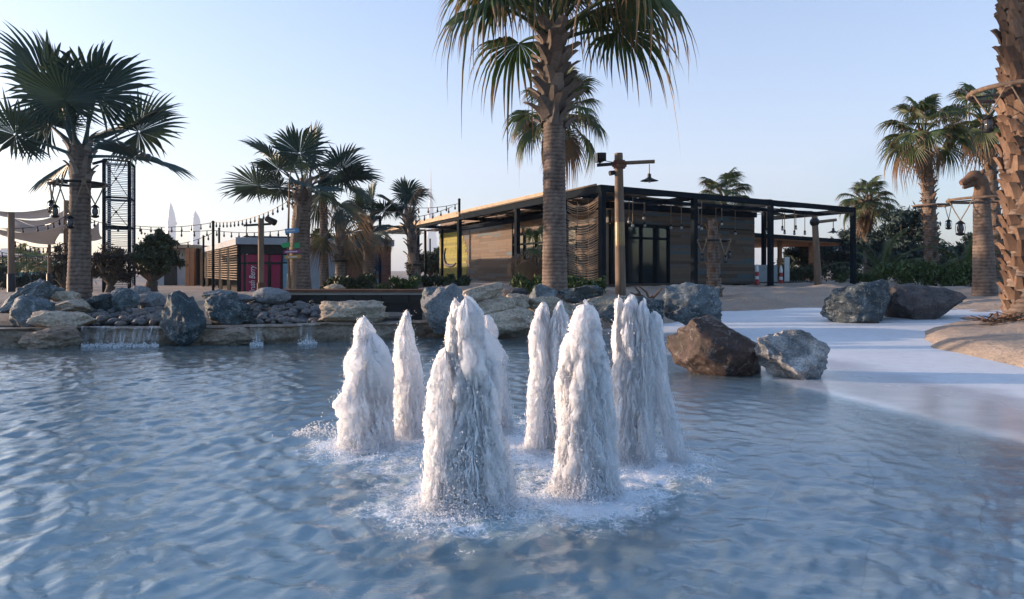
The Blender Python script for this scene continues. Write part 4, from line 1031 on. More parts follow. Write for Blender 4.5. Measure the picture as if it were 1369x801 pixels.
c = P(800,211,d); mb = MB(); mb.box(c, (.13,.22,.26), .2); mb.tube([c+Vector((.02,-.14,.0)), c+Vector((.2,-.16,.0))], [.13,.12], 14); mb.build('floodlight', M['black'], r)
spot(P(820,231,d), (-1,-.3,-.2), .12, r)
dish_lamp(P(868,242,d), .26, r, .48)
mb = MB(); mb.tube([pts[0].lerp(pts[-1], t) for t in (.36,.37,.52,.53)], [.140,.143,.139,.135], 16); mb.build('reflective_band', simple('yellow_reflective_band', (.34,.22,.09), (.22,.13,.06), 3, .4), r, smooth=40)
# post at the left
b = gz(349, 17.6); d = 17.6; r = thing('lamp_post', b, 'short timber lamp post with a long spotlight, in front of the pink shop', 'lamp post', 'timber lamp posts')
mb = MB(); mb.tube([b.lerp(P(349,292,d), t) for t in [i/8 for i in range(9)]], .075, 12); mb.build('pole', M['pole'], r, smooth=50)
mb = MB(); mb.beam(P(326,301.5,d), P(362,299.5,d), .05, .055); mb.build('arm', M['black'], r)
c = P(363,296,d); mb = MB(); mb.tube([c+Vector((-.12,0,.07)), c+Vector((.0,-.05,.015)), c+Vector((.12,-.08,-.04))], [.075,.08,.085], 14); mb.build('spotlight', M['black'], r, smooth=40)
mb = MB(); mb.tube([P(330,301,d), P(329,314,d)], .012, 6); mb.build('rod', M['black'], r)
dish_lamp(P(330,317,d), .12, r, .1)
mb = MB(); mb.lathe([(.10,0),(.10,.22),(.08,.24)], b, 12); mb.build('sleeve', M['rust'], r)
# post at the right
b = gz(1094, 24.4); d = 24.4; r = thing('lamp_post', b, 'timber lamp post with a hanging dish lamp near the far corner column', 'lamp post', 'timber lamp posts')
mb = MB(); mb.tube([b.lerp(P(1089,289,d), t) for t in [i/8 for i in range(9)]], [.13-.03*i/8 for i in range(9)], 12); mb.build('pole', M['pole'], r, smooth=50)
mb = MB(); mb.tube([P(1092,297,d), P(1118,294,d)], [.06,.055], 10); mb.build('arm', M['pole'], r, smooth=50)
mb = MB(); mb.sphere(P(1089,297,d), .17, 10); mb.build('clamp', M['black'], r)
dish_lamp(P(1114,311,d), .20, r, .40)

# ------------------------------------------------------------------ pavilion
C0 = Vector((2.81, 21.3, 0)); U = Vector((.836,.548,0)).normalized(); W = Vector((-.42,.907,0)).normalized()
GZ = .72; TOP = 3.96
def pv(a, b, z=0): return C0+U*a+W*b+Vector((0,0,z))
root = thing('pavilion', pv(5,6,GZ), 'long low pavilion with weathered plank walls, glass doors and a steel pergola roof', 'building')
angU = math.atan2(U.y, U.x); angW = math.atan2(W.y, W.x)
def col_(p, w=.16, top=TOP, base=GZ-.05):
    mb = MB(); mb.box(Vector((p.x,p.y,(base+top)/2)), (w,w,top-base), angU)
    mb.box(Vector((p.x,p.y,base+.06)), (w+.12,w+.12,.03), angU); return mb
for a in (0, 4.16, 8.35, 13.9): col_(pv(a,0), .17).build('column', M['steel'], root)
for b_ in (6.2, 12.7, 19.5, 28.5): col_(pv(0,b_), .17).build('column', M['steel'], root)
col_(pv(12.0,3.4), .16).build('column', M['steel'], root); col_(pv(13.9,5.0), .16).build('column', M['steel'], root)
for b_ in (2.27,): col_(pv(0.0,b_), .12, 3.7).build('column', M['steel'], root)
for b_ in (21.8, 25.2): col_(pv(2.4,b_), .13).build('column', M['steel'], root)
mb = MB(); mb.beam(pv(-.1,0,TOP-.08), pv(14.0,0,TOP-.08), .14, .19); mb.build('front_beam', M['steel'], root)
mb = MB(); mb.beam(pv(0,.09,TOP-.10), pv(0,28.6,TOP-.10), .16, .24); mb.build('side_beam', M['steel'], root)
def rafter(p, q_, w, h): mb = MB(); mb.beam(p, q_, w, h); mb.build('rafter', M['steel'], root)
rafter(pv(13.9,.09,TOP-.12), pv(13.9,5.0,TOP-.12), .14, .2)
for a in (4.16, 8.35): rafter(pv(a,.09,TOP-.13), pv(a,3.0,TOP-.13), .12, .16)
for b_ in (6.2,12.7,19.5): rafter(pv(.09,b_,TOP-.13), pv(2.5,b_,TOP-.13), .12, .16)
rafter(pv(.1,1.5,TOP-.16), pv(13.8,1.5,TOP-.16), .08, .12)
# tan fascia board along the sunny side
mb = MB(); mb.beam(pv(-.13,12.4,TOP+.03), pv(-.13,28.7,TOP+.03), .08, .22); mb.beam(pv(-.10,28.66,TOP+.03), pv(3.2,28.66,TOP+.03), .08, .22); mb.build('fascia', M['fascia'], root)
mb = MB(); mb.beam(pv(-.10,.2,TOP+.045), pv(-.10,12.3,TOP+.045), .05, .05); mb.build('roof_edge', M['reed'], root)
# reed mats
g = random.Random(17)
def mats(a0, a1, b0, b1, along, step, name):
    mb = MB()
    if along == 'U':
        b = b0
        while b < b1:
            a = a0-g.uniform(0,.6); ph = (b-b0) % 1.25
            if ph > .80: b += step; continue
            while a < a1:
                L = g.uniform(.8,2.4); e = min(a1, a+L)
                sagf = lambda x, y: -.10*abs(sin(x*.75+int((y-b0)/1.25)*1.9))-.09*noise.noise(Vector((x*.8,y*1.5,1)))
                hole = noise.noise(Vector((a*.45, b*1.1, 7.7))) > .12
                if not hole and g.random() > .04:
                    mb.val = g.random(); m_ = (a+e)/2
                    mb.beam(pv(max(a,a0),b+g.gauss(0,.012),TOP+.02+sagf(a,b)), pv(m_,b+g.gauss(0,.012),TOP+.02+sagf(m_,b)), g.uniform(.04,.085), .022); mb.beam(pv(m_,b+g.gauss(0,.012),TOP+.02+sagf(m_,b)), pv(e,b+g.gauss(0,.012),TOP+.02+sagf(e,b)), g.uniform(.04,.085), .022)
                a = e
            b += step
    else:
        a = a0
        while a < a1:
            b = b0-g.uniform(0,.6)
            while b < b1:
                e = min(b1, b+g.uniform(.8,2.4)); hole = noise.noise(Vector((a*1.1, b*.4, 3.3))) > .15
                if not hole and g.random() > .04:
                    mb.val = g.random(); mb.beam(pv(a+g.gauss(0,.012),max(b,b0),TOP+.03+g.gauss(0,.014)), pv(a+g.gauss(0,.012),e,TOP+.03+g.gauss(0,.014)), g.uniform(.05,.10), .022)
                b = e
            a += step
    return mb.build(name, M['reed'], root)
mats(.1, 13.8, .1, 4.4, 'U', .082, 'reed_mat'); mats(.05, 3.4, 1.4, 28.5, 'W', .085, 'reed_mat')
# body of the building
WI, WD = 2.5, 3.0          # wall inset along U and W
BZ, WT = GZ, 3.62
def plank_wall(a0, b0, a1, b1, z0, z1, th=.05, seed=1, ph=.135, parent=None):
    g = random.Random(seed); mb = MB(); p0 = pv(a0,b0); p1 = pv(a1,b1); L = (p1-p0).length; dr = (p1-p0).normalized(); nrm = Vector((dr.y,-dr.x,0))
    z = z0
    while z < z1-.01:
        h = min(ph*g.uniform(.8,1.2), z1-z); x = -g.uniform(0,1.2)
        while x < L:
            l = g.uniform(.6,2.6); xa = max(0,x); xb = min(L, x+l)
            if xb-xa > .02:
                mb.val = g.random(); off = nrm*g.uniform(0,.012)
                mb.beam(p0+dr*(xa+.003)+off+Vector((0,0,z+h/2)), p0+dr*(xb-.003)+off+Vector((0,0,z+h/2)), th, h-.006)
            x += l
        z += h
    return mb.build('plank_wall', M['planks'], parent or root)
plank_wall(5.6, WD, 10.85, WD, BZ, 3.05, seed=3); plank_wall(WI+.05, WD, 10.85, WD, 3.10, WT, seed=4, ph=.09)
plank_wall(10.88, WD+.03, 10.88, WD+7, BZ, WT, seed=9)
plank_wall(WI, WD+14.2, WI, WD+8.6, BZ, WT, seed=5, ph=.16); plank_wall(WI, WD+19.5, WI, WD+14.25, BZ, WT, seed=12, ph=.16)
plank_wall(WI, WD+8.5, WI, WD+.05, 3.10, WT, seed=6, ph=.09)
mb = MB(); mb.beam(pv(WI,WD+2.3,1.9), pv(WI,WD+.05,1.9), .05, 2.36); mb.build('dark_panel', M['steel'], root)
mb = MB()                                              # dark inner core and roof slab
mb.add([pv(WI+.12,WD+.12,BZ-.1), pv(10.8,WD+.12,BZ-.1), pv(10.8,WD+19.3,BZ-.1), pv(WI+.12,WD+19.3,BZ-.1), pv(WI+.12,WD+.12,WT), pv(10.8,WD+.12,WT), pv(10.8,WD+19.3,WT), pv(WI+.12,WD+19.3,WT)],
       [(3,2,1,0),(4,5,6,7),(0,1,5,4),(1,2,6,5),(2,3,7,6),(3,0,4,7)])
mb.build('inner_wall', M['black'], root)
mb = MB(); mb.add([pv(WI-.05,WD-.05,WT+.02), pv(11.0,WD-.05,WT+.02), pv(11.0,WD+19.6,WT+.02), pv(WI-.05,WD+19.6,WT+.02), pv(WI-.05,WD-.05,WT+.24), pv(11.0,WD-.05,WT+.24), pv(11.0,WD+19.6,WT+.24), pv(WI-.05,WD+19.6,WT+.24)],
       [(3,2,1,0),(4,5,6,7),(0,1,5,4),(1,2,6,5),(2,3,7,6),(3,0,4,7)])
mb.build('roof', M['steel'], root)
mb = MB(); mb.beam(pv(WI-.1,WD+4.6,4.68), pv(WI-.1,WD+19.6,4.68), .12, .15); mb.beam(pv(WI-.1,WD+19.5,4.68), pv(WI+5,WD+19.5,4.68), .12, .22); mb.build('parapet', M['fascia'], root)
mb = MB(); mb.add([pv(WI,WD+4.7,4.0), pv(WI,WD+19.4,4.0), pv(WI,WD+19.4,4.56), pv(WI,WD+4.7,4.56), pv(WI+6,WD+4.7,4.0), pv(WI+6,WD+19.4,4.0), pv(WI+6,WD+19.4,4.56), pv(WI+6,WD+4.7,4.56)],
       [(0,1,2,3),(5,4,7,6),(4,0,3,7),(1,5,6,2),(3,2,6,7)]); mb.build('upper_wall', M['planks'], root)
# plinth
mb = MB(); mb.beam(pv(1.5,2.2,BZ+.0), pv(13.8,2.2,BZ+.0), .3, .20); mb.build('plinth', M['black'], root)
mb = MB(); mb.add([pv(1.3,1.6,BZ+.06), pv(14.2,1.6,BZ+.06), pv(14.2,9,BZ+.06), pv(1.3,9,BZ+.06)], [(0,1,2,3)]); mb.build('deck', M['planks'], root)
# glazed fronts
def glazing(a0, b0, a1, b1, z0, z1, cols, transom):
    p0 = pv(a0,b0); p1 = pv(a1,b1); dr = (p1-p0).normalized(); nrm = Vector((dr.y,-dr.x,0))
    w = bpy.data.objects.new('window_wall', None)
    mb = MB()
    for i in range(cols+1):
        p = p0.lerp(p1, i/cols)+nrm*.02; mb.beam(p+Vector((0,0,z0)), p+Vector((0,0,z1)), .10, .10)
    for z in (z0+.05, transom, z1-.05): mb.beam(p0+Vector((0,0,z))+nrm*.022, p1+Vector((0,0,z))+nrm*.022, .09, .085)
    fr = mb.build('window_frame', M['steel'], root)
    for i in range(cols):
        q0 = p0.lerp(p1, (i+.02)/cols); q1 = p0.lerp(p1, (i+.98)/cols)
        mb = MB(); mb.beam(q0+Vector((0,0,(z0+z1)/2))-nrm*.015, q1+Vector((0,0,(z0+z1)/2))-nrm*.015, .02, z1-z0-.1); g_ = mb.build('pane', M['glass'], fr)
    bpy.data.objects.remove(w)
glazing(WI+.1, WD, 5.55, WD, BZ+.03, 3.06, 4, 2.55)
glazing(WI, WD+8.5, WI, WD+2.4, BZ+.03, 3.06, 5, 2.55)
# yellow painted round patch with a dark hook on the plank wall
def on_side(b_, z, off): return pv(WI-off, b_, z)
mb = MB(); cb, cz = WD+17.0, 2.05; g = random.Random(21); z = .78
while z < 3.5:
    hw = 2.45*math.sqrt(max(.05, 1-((z-1.75)/2.0)**2)); e0 = max(WD+14.3, cb-hw+g.gauss(0,.12)); e1 = min(WD+19.4, cb+2.35+g.gauss(0,.1))
    mb.val = g.random(); mb.beam(on_side(e0, z+.07, .042), on_side(e1, z+.07, .042), .012, .145); z += .158
mb.build('yellow_mural', vcol('yellow_paint', [(0,(.15,.135,.025)),(.5,(.27,.235,.025)),(1,(.33,.29,.04))], 4, None, .75, .2, .004, .5), root)
mb = MB(); arc = [(1.25,.62),(1.45,.25),(1.38,-.12),(1.05,-.38),(.5,-.46),(-.1,-.44),(-.6,-.30)]
mb.tube([on_side(cb+x, cz+y, .055) for x, y in arc], [.06,.09,.10,.11,.10,.09,.05], 8); mb.build('mural_stroke', simple('purple_grey_paint', (.05,.04,.06), (.035,.03,.045), 5, .7), root)
# rope screen at the corner
mb = MB(); g = random.Random(8)
for i in range(46):
    z = .95+2.72*i/45; sg = .10+.16*(i/45)+.05*sin(i*.7); off = g.gauss(0,.012)
    if g.random() < .05: continue
    mb.tube([pv(0, .13+2.10*t, z-4*sg*t*(1-t)+off*sin(t*9)) for t in [k/10 for k in range(11)]], .013, 5)
for t in (.33, .66): mb.tube([pv(0,.13+2.10*t,.95-.05), pv(0,.13+2.10*t,3.6)], .012, 5)
mb.build('rope_screen', M['rope'], root)
# pendants under the pergola
pend = thing('pendant_lamp', (0,0,0), 'bare bulb hanging on a rope under the pavilion pergola', 'pendant lamp', 'rope pendants under the pergola')
for i, (px, py, bb) in enumerate(((841,296,2.2),(846,301,1.4),(861,291,1.6),(862,301,2.4),(897,304,2.0),(911,304,1.7),(934,303,2.2),(938,305,1.2),(957,309,2.3),(965,299,1.5),(983,312,2.2),(1025,309,2.0),(1046,306,1.6),(1049,311,2.4),(1062,312,1.4),(1064,305,2.5),(1076,312,2.0))):
    # intersect the sight line with the line b = bb under the roof to get the real spot
    k = (px-CX)/F; o2 = C0+W*bb; t = (k*o2.y-o2.x)/(U.x-k*U.y); p = o2+U*t; z = H-(py-HY)*p.y/F
    L = TOP-.05-z
    rr = thing('pendant_lamp', (p.x,p.y,z), 'bare bulb hanging on a rope under the front pergola of the pavilion', 'pendant lamp', 'rope pendants under the pergola')
    mb = MB(); mb.tube([(p.x,p.y,z+.06), (p.x,p.y,z+L)], .016, 6); mb.build('cord', M['rope'], rr)
    mb = MB(); mb.lathe([(.02,.0),(.045,.02),(.045,.09),(.02,.11)], (p.x,p.y,z+.02), 10); mb.build('socket', M['black'], rr, smooth=40)
    mb = MB(); mb.sphere((p.x,p.y,z-.02), .06, 10); mb.build('bulb', M['bulb'], rr, smooth=60)
bpy.data.objects.remove(pend)

# red and white posts, white board and cabinets behind the pavilion
red = simple('red_plastic', (.45,.04,.04), (.35,.03,.03), 4, .5)
for px, d, lb in ((1012,27.5,'red and white bollard beside the end of the plank wall'),(1044,28.4,'red and white bollard in front of the white board')):
    b = gz(px, d); r = thing('bollard', b, lb, 'bollard', 'red and white bollards')
    mb = MB(); mb.lathe([(.11,0),(.11,.04),(.075,.06),(.075,.2)], b, 14); mb.build('base', red, r, smooth=40)
    mb = MB(); mb.lathe([(.07,.20),(.07,.33)], b, 14); mb.build('white_band', M['white'], r, smooth=40)
    mb = MB(); mb.lathe([(.073,.33),(.073,.50)], b, 14); mb.build('red_band', red, r, smooth=40)
    mb = MB(); mb.lathe([(.07,.50),(.07,.62),(.05,.72),(.025,.80)], b, 14); mb.build('cap', M['white'], r, smooth=40)
def panel(name, px, d, z0, z1, w, mat, lb, cat, frame=None):
    b = gz(px, d); r = thing(name, b, lb, cat)
    mb = MB(); mb.box((b.x,b.y,b.z+(z0+z1)/2), (w,.05,z1-z0)); mb.build('board', mat, r)
    mb = MB()
    for s in (-1,1): mb.box((b.x+s*(w/2-.04),b.y+.06,b.z+(z1)/2), (.05,.05,z1)); 
    mb.box((b.x,b.y+.06,b.z+z1-.05),(w-.08,.04,.05)); mb.build('frame', frame or M['concrete'], r)
panel('notice_board', 1052, 31, .1, 1.2, .22, M['white'], 'narrow white upright board behind the bollard', 'board')
panel('planter_screen', 1024, 30, .1, .85, 1.0, M['concrete'], 'low grey panel between the two bollards', 'panel')
panel('utility_box', 1133, 34, .0, .75, .55, M['concrete'], 'low grey box beside the far corner column', 'box')

# ------------------------------------------------------------------ second pavilion with the orange soffit
r = thing('far_pavilion', at(1085,42,.72), 'far pavilion with a thin flat roof and orange timber soffit, seen past the plank wall', 'building')
soff = simple('orange_timber_soffit', (.42,.17,.06), (.30,.12,.05), 2, .6)
E0 = at(1000,36,0); E1 = at(1155,46,0); dv = (E1-E0).normalized(); nv = Vector((-dv.y,dv.x,0))
def sl(name, z0, z1, a0, a1, n0, n1, mat):
    mb = MB(); c = [E0+dv*a0+nv*n0, E0+dv*a1+nv*n0, E0+dv*a1+nv*n1, E0+dv*a0+nv*n1]
    mb.add([p+Vector((0,0,z)) for z in (z0,z1) for p in c], [(3,2,1,0),(4,5,6,7),(0,1,5,4),(1,2,6,5),(2,3,7,6),(3,0,4,7)]); return mb.build(name, mat, r)
L = (E1-E0).length
sl('roof', 3.10, 3.32, -2, L, 0, 9, M['steel']); sl('soffit', 3.03, 3.09, -1.9, L-.1, .1, 8.9, soff)
for a in (1.6, 5.2, 9.2):
    p = E0+dv*a+nv*.9; mb = MB(); mb.box((p.x,p.y,1.86), (.2,.2,2.36)); mb.build('post', soff, r)
sl('back_wall', .6, 3.0, -2, 6.6, 4.2, 8.6, M['black'])
for i in range(6):
    a = -.4+i*1.15; sl('window', .8, 2.2, a, a+1.05, 4.12, 4.17, M['glass'])
    mb = MB(); p = E0+dv*(a-.05)+nv*4.1; mb.box((p.x,p.y,1.5), (.08,.08,1.6)); mb.build('mullion', M['concrete'], r)
mb = MB(); p = at(1145,60,0); mb.box((p.x,p.y,3.85), (5.5,.2,.75)); mb.build('blue_sign', simple('blue_sign_board', (.03,.09,.35), (.02,.07,.28), 2, .4), r) if False else None
b = gz(1142, 60); q_ = thing('roof_sign', b, 'blue sign board on two legs beyond the far pavilion roof', 'sign')
mb = MB(); mb.box((b.x,b.y,3.75), (3.6,.15,.75)); mb.build('board', simple('blue_sign_board', (.03,.09,.35), (.02,.07,.28), 2, .4), q_)
for s in (-1.2,1.2): mb = MB(); mb.box((b.x+s,b.y+.2,2.1), (.12,.12,2.9)); mb.build('leg', M['steel'], q_)

# ------------------------------------------------------------------ pink shop building at the left
r = thing('pink_shop', at(400,31,.3), 'low shop building with pink glass doors, slatted side and a brick end', 'building')
S0 = at(320,30,0); S1 = at(523,32.5,0); du = (S1-S0).normalized(); dn = Vector((-du.y,du.x,0)); SB = at(262,47,0); db = (SB-S0).normalized(); LB = (SB-S0).length; LS = (S1-S0).length
FB, FT = .25, 2.76
def fp(a, n, z): return S0+du*a+dn*n+Vector((0,0,z))
def fbox(mb, a0, a1, z0, z1, n0, n1, val=None):
    V = [fp(a,n,z) for z in (z0,z1) for a, n in ((a0,n0),(a1,n0),(a1,n1),(a0,n1))]
    mb.add(V, [(3,2,1,0),(4,5,6,7),(0,1,5,4),(1,2,6,5),(2,3,7,6),(3,0,4,7)], val)
def pxa(px):                     # distance along the front for a photo column
    k = (px-CX)/F; return (k*S0.y-S0.x)/(du.x-k*du.y)
pink = simple('pink_film_glass', (.30,.008,.065), (.24,.006,.05), 1, .25)
mb = MB(); fbox(mb, -.15, LS+.1, FT-.30, FT, -.25, 8.0)
mb.add([S0+Vector((-.1,0,FT-.30)), SB+Vector((0,0,FT-.30)), SB+du*6+Vector((0,0,FT-.30)), S0+du*6+Vector((0,0,FT-.30)), S0+Vector((-.1,0,FT-.02)), SB+Vector((0,0,FT-.02)), SB+du*6+Vector((0,0,FT-.02)), S0+du*6+Vector((0,0,FT-.02))], [(3,2,1,0),(4,5,6,7),(0,1,5,4),(1,2,6,5),(2,3,7,6),(3,0,4,7)])
mb.build('roof', M['concrete'], r)
mb = MB(); fbox(mb, .3, LS-.2, FT+.01, FT+.09, 0.2, 7); mb.build('roof_coping', M['black'], r)
mb = MB(); fbox(mb, .03, pxa(394), FT-.72, FT-.31, -.02, .1); mb.build('lintel', M['black'], r)
ends = [322,327,344,358,361,376,380,393]
def pane(p0, p1, z0, z1, mat, name): 
    mb = MB(); fbox(mb, pxa(p0)+.03, pxa(p1)-.03, z0, z1, .0, .04); return mb.build(name, mat, r)
zt = FT-.75; zm = FT-1.12
for p0, p1 in ((321,327),(327,345),(345,360),(360,377)): pane(p0, p1, zm+.04, zt, pink, 'fanlight')
pane(321,327,FB,zm-.06,pink,'pane'); pane(327,344,FB,zm-.06,pink,'sign_pane'); pane(346,359,FB,zm-.06,pink,'pane'); pane(361.5,376,FB,zm-.06,pink,'door')
for p in (320.5,327,345,360,377):
    mb = MB(); fbox(mb, pxa(p)-.04, pxa(p)+.04, FB, zt+.02, -.03, .05); mb.build('mullion', M['black'], r)
mb = MB(); fbox(mb, pxa(321), pxa(377), zm-.05, zm+.03, -.026, .045); mb.build('transom', M['black'], r)
bluep = simple('pale_blue_panel', (.22,.38,.46), (.17,.30,.38), 2, .4)
mb = MB(); fbox(mb, pxa(378), pxa(388), FB, zm-.02, 0, .05); mb.build('blue_panel', bluep, r)
mb = MB()
for i in range(7): fbox(mb, pxa(378)+i*.05, pxa(378)+i*.05+.028, zm+.04, zt, .0, .04)
mb.build('blue_louvre', bluep, r)
mb = MB(); fbox(mb, pxa(389), pxa(452), FB-.1, FT-.31, .3, .6); mb.build('grey_wall', M['concrete'], r)
def brick_mat():
    m, nt, out = new_mat('red_brick'); tc = N(nt,'ShaderNodeTexCoord')
    mp = N(nt,'ShaderNodeMapping'); mp.inputs['Rotation'].default_value = (pi/2,0,0); nt.links.new(tc.outputs['Object'], mp.inputs[0])
    br = N(nt,'ShaderNodeTexBrick', inp={'Scale':1,'Brick Width':.24,'Row Height':.08,'Mortar Size':.006,'Color1':(.22,.09,.06,1),'Color2':(.15,.06,.045,1),'Mortar':(.16,.13,.11,1)})
    nt.links.new(mp.outputs[0], br.inputs['Vector']); bsdf(nt, out, br.outputs['Color'], .9, 0, None, .2); return m
mb = MB(); fbox(mb, pxa(452), LS, FB-.1, FT-.31, .05, .35); mb.build('brick_wall', brick_mat(), r)
mb = MB(); g = random.Random(4)                     # dark painted mural blotches
for i in range(16):
    a = g.uniform(pxa(474)+.2, LS-.6); z = g.uniform(.5,1.95); n = 12; rr = g.uniform(.12,.38); o0 = .045-.003*i*.3
    mb.val = g.random(); V = [fp(a+rr*cos(2*pi*k/n)*g.uniform(.6,1.2), o0, z+rr*sin(2*pi*k/n)*g.uniform(.6,1.2)) for k in range(n)]+[fp(a,o0,z)]
    mb.add(V, [(k,(k+1)%n,n) for k in range(n)])
mb.build('mural', vcol('dark_mural_paint', [(0,(.02,.025,.035)),(.7,(.035,.04,.06)),(.8,(.16,.2,.26)),(1,(.2,.25,.3))], 3), r)
mb = MB(); fbox(mb, .35, LS-.1, FB-.1, FT-.32, .36, 7.5); mb.build('inner_wall', M['black'], r)
# slatted side
mb = MB(); g = random.Random(3)
for i in range(15):
    z = .9+i*.115; mb.beam(S0+db*.05+Vector((0,0,z)), S0+db*(LB-.1)+Vector((0,0,z+g.gauss(0,.012))), .03, .045)
mb.build('slat_screen', M['rope'], r)
for i in range(7):
    p = S0+db*(.02+i*LB/6.2); mb = MB(); mb.box((p.x,p.y,(FB+FT-.3)/2), (.14,.14,FT-.3-FB)); mb.build('post', M['steel'] if i == 0 else M['fascia'], r)
mb = MB(); q0 = S0+db*.4+du*1.2; q1 = SB+du*1.2; mb.add([q0+Vector((0,0,FB)), q1+Vector((0,0,FB)), q1+Vector((0,0,FT-.3)), q0+Vector((0,0,FT-.3))], [(0,1,2,3)]); mb.build('side_glazing', M['glass'], r)
# lettering on the pink pane
def text(s, size, p, right, up, mat, name, parent, shear=0, ext=.003, width=None):
    cu = bpy.data.curves.new(name, 'FONT'); cu.body = s; cu.size = 1; cu.shear = shear; cu.extrude = ext; cu.resolution_u = 3
    to = bpy.data.objects.new(name, cu); COL.objects.link(to); dg = bpy.context.evaluated_depsgraph_get(); dg.update()
    me = bpy.data.meshes.new_from_object(to.evaluated_get(dg)); COL.objects.unlink(to); bpy.data.objects.remove(to)
    xs = [v.co.x for v in me.vertices]; w0 = max(xs)-min(xs)
    k = size if width is None else width/w0
    right = Vector(right).normalized(); up = Vector(up).normalized(); nn = right.cross(up)
    o0 = wloc(parent); p = Vector(p)-o0
    for v in me.vertices:
        x, y, z = v.co; v.co = p+right*(x*k)+up*(y*size)+nn*z
    me.materials.clear(); me.materials.append(mat); me.name = name
    return link(name, me, parent)
a0 = pxa(337.5)
text('Brush Berry', .34, fp(a0+.10,-.012,FB+.02), (0,0,1), -du, M['white'], 'sign_lettering', r, .25, width=1.25)
text('OPENING SOON', .10, fp(a0+.26,-.012,FB+.22), (0,0,1), -du, M['white'], 'sign_lettering', r, 0, width=.88)
# little rooftop antenna and bulbs are strings below

# small concrete building with timber columns
r = thing('concrete_shed', at(255,44,.3), 'small concrete building with timber columns left of the pink shop', 'building')
mb = MB(); p = at(250,46,0); mb.box((p.x,p.y,1.5), (2.4,4,2.4)); mb.build('wall', M['concrete'], r)
mb = MB(); mb.box((p.x+.2,p.y-.6,2.83), (3.4,5.6,.22)); mb.build('roof', M['fascia'], r)
for px in (252, 258): q_ = at(px,42.6,0); mb = MB(); mb.box((q_.x,q_.y,1.5), (.26,.26,2.4)); mb.build('column', soff, r)
mb = MB(); mb.box((p.x-.1,p.y-2.03,1.2), (.8,.05,1.8)); mb.build('door', M['black'], r)

# ------------------------------------------------------------------ slatted lattice tower
M['slat'] = simple('pale_slats', (.50,.47,.45), (.40,.38,.37), 8, .7)
r = thing('lattice_tower', at(157,25,.4), 'tall slatted steel lattice tower behind the left silver palm', 'tower')
d = 25; k = d/F; z0 = .35; z1 = P(0,213,d).z
cs = [at(139,d,0), at(173,d+.5,0), at(179,d+1.6,0), at(146,d+1.2,0)]
for i, c in enumerate(cs): mb = MB(); mb.box((c.x,c.y,(z0+z1)/2), (.09,.09,z1-z0)); mb.build('post', M['steel'], r)
g = random.Random(6)
for (i, j, st, nm) in ((0,1,.07,'slat_panel'),(1,2,.06,'slat_panel')):
    mb = MB(); z = z0+.3
    while z < z1-.1:
        mb.beam(cs[i]+Vector((0,0,z+g.gauss(0,.006))), cs[j]+Vector((0,0,z+g.gauss(0,.008))), .02, .028); z += st
    mb.build(nm, M['slat'], r)
mb = MB()
for y_ in (213, 263, 303, 345):
    z = P(0,y_,d).z
    for i in range(4): mb.beam(cs[i]+Vector((0,0,z)), cs[(i+1)%4]+Vector((0,0,z)), .06, .07)
mb.build('cross_beam', M['steel'], r)
mb = MB(); zs = [P(0,y_,d).z for y_ in (213,263,303)]
for a, b_ in zip(zs[:-1], zs[1:]):
    off = Vector((0,-.05,0))
    mb.tube([cs[0]+off+Vector((0,0,a)), cs[1]+off+Vector((0,0,b_))], .012, 5); mb.tube([cs[1]+off+Vector((0,0,a)), cs[0]+off+Vector((0,0,b_))], .012, 5)
    m_ = (cs[0]+cs[1])/2+off+Vector((0,0,(a+b_)/2)); mb.sphere(m_, .05, 8)
mb.build('bracing', M['black'], r)
mb = MB(); mb.beam(P(124,219,d-.3), cs[0]+Vector((0,0,P(0,215,d).z)), .10, .10); mb.beam(P(118,247,d-.3), cs[0]+Vector((0,0,P(0,246,d).z)), .12, .12); mb.build('outrigger', M['steel'], r)

# ------------------------------------------------------------------ shade sails and posts
def sail(label, corners, sag, seed):
    mb = MB(); n = 14; V = []
    a, b_, c, d_ = [Vector(p) for p in corners]
    for i in range(n+1):
        for j in range(n+1):
            s, t = i/n, j/n; p = (a*(1-s)+b_*s)*(1-t)+(d_*(1-s)+c*s)*t
            p.z -= sag*(1-(1-4*s*(1-s))*(1-4*t*(1-t)))*.6+.0*seed
            cen = (a+b_+c+d_)/4; e = min(s,1-s,t,1-t); p = p+(cen-p)*(.16*max(4*s*(1-s)*(1 if min(t,1-t) < .001 else 1-4*min(t,1-t)*.9 if min(t,1-t)<.27 else 0), 4*t*(1-t)*(1 if min(s,1-s) < .001 else 1-4*min(s,1-s)*.9 if min(s,1-s)<.27 else 0)))
            V.append(p)
    mb.add(V, [(i*(n+1)+j, (i+1)*(n+1)+j, (i+1)*(n+1)+j+1, i*(n+1)+j+1) for i in range(n) for j in range(n)])
    o = mb.build('shade_sail', M['sail'], smooth=180)
    so = o.modifiers.new('thick', 'SOLIDIFY'); so.thickness = .012
    return tag(o, label, 'shade sail', 'shade sails at the left')
def sail_mat():
    m, nt, out = new_mat('beige_sail_cloth'); f = noise_tex(nt, 3, 4); c = ramp(nt, f, [(.3,(.62,.62,.63)),(.7,(.70,.70,.71))])
    p = N(nt,'ShaderNodeBsdfPrincipled', inp={'Roughness':.9}); nt.links.new(c, p.inputs[0]); t = N(nt,'ShaderNodeBsdfTranslucent'); nt.links.new(c, t.inputs[0])
    mx = N(nt,'ShaderNodeMixShader', inp={0:.32}); nt.links.new(p.outputs[0], mx.inputs[1]); nt.links.new(t.outputs[0], mx.inputs[2]); nt.links.new(mx.outputs[0], out.inputs[0]); return m
M['sail'] = sail_mat()
sail('upper beige shade sail sloping down to the left edge', [P(-25,279,23), P(75,276,24), P(70,289,29), P(12,289,28)], .25, 1)
sail('dark underside shade sail between the two post tops', [P(20,292,27), P(88,279,26), P(130,296,31), P(60,302,33)], .4, 2)
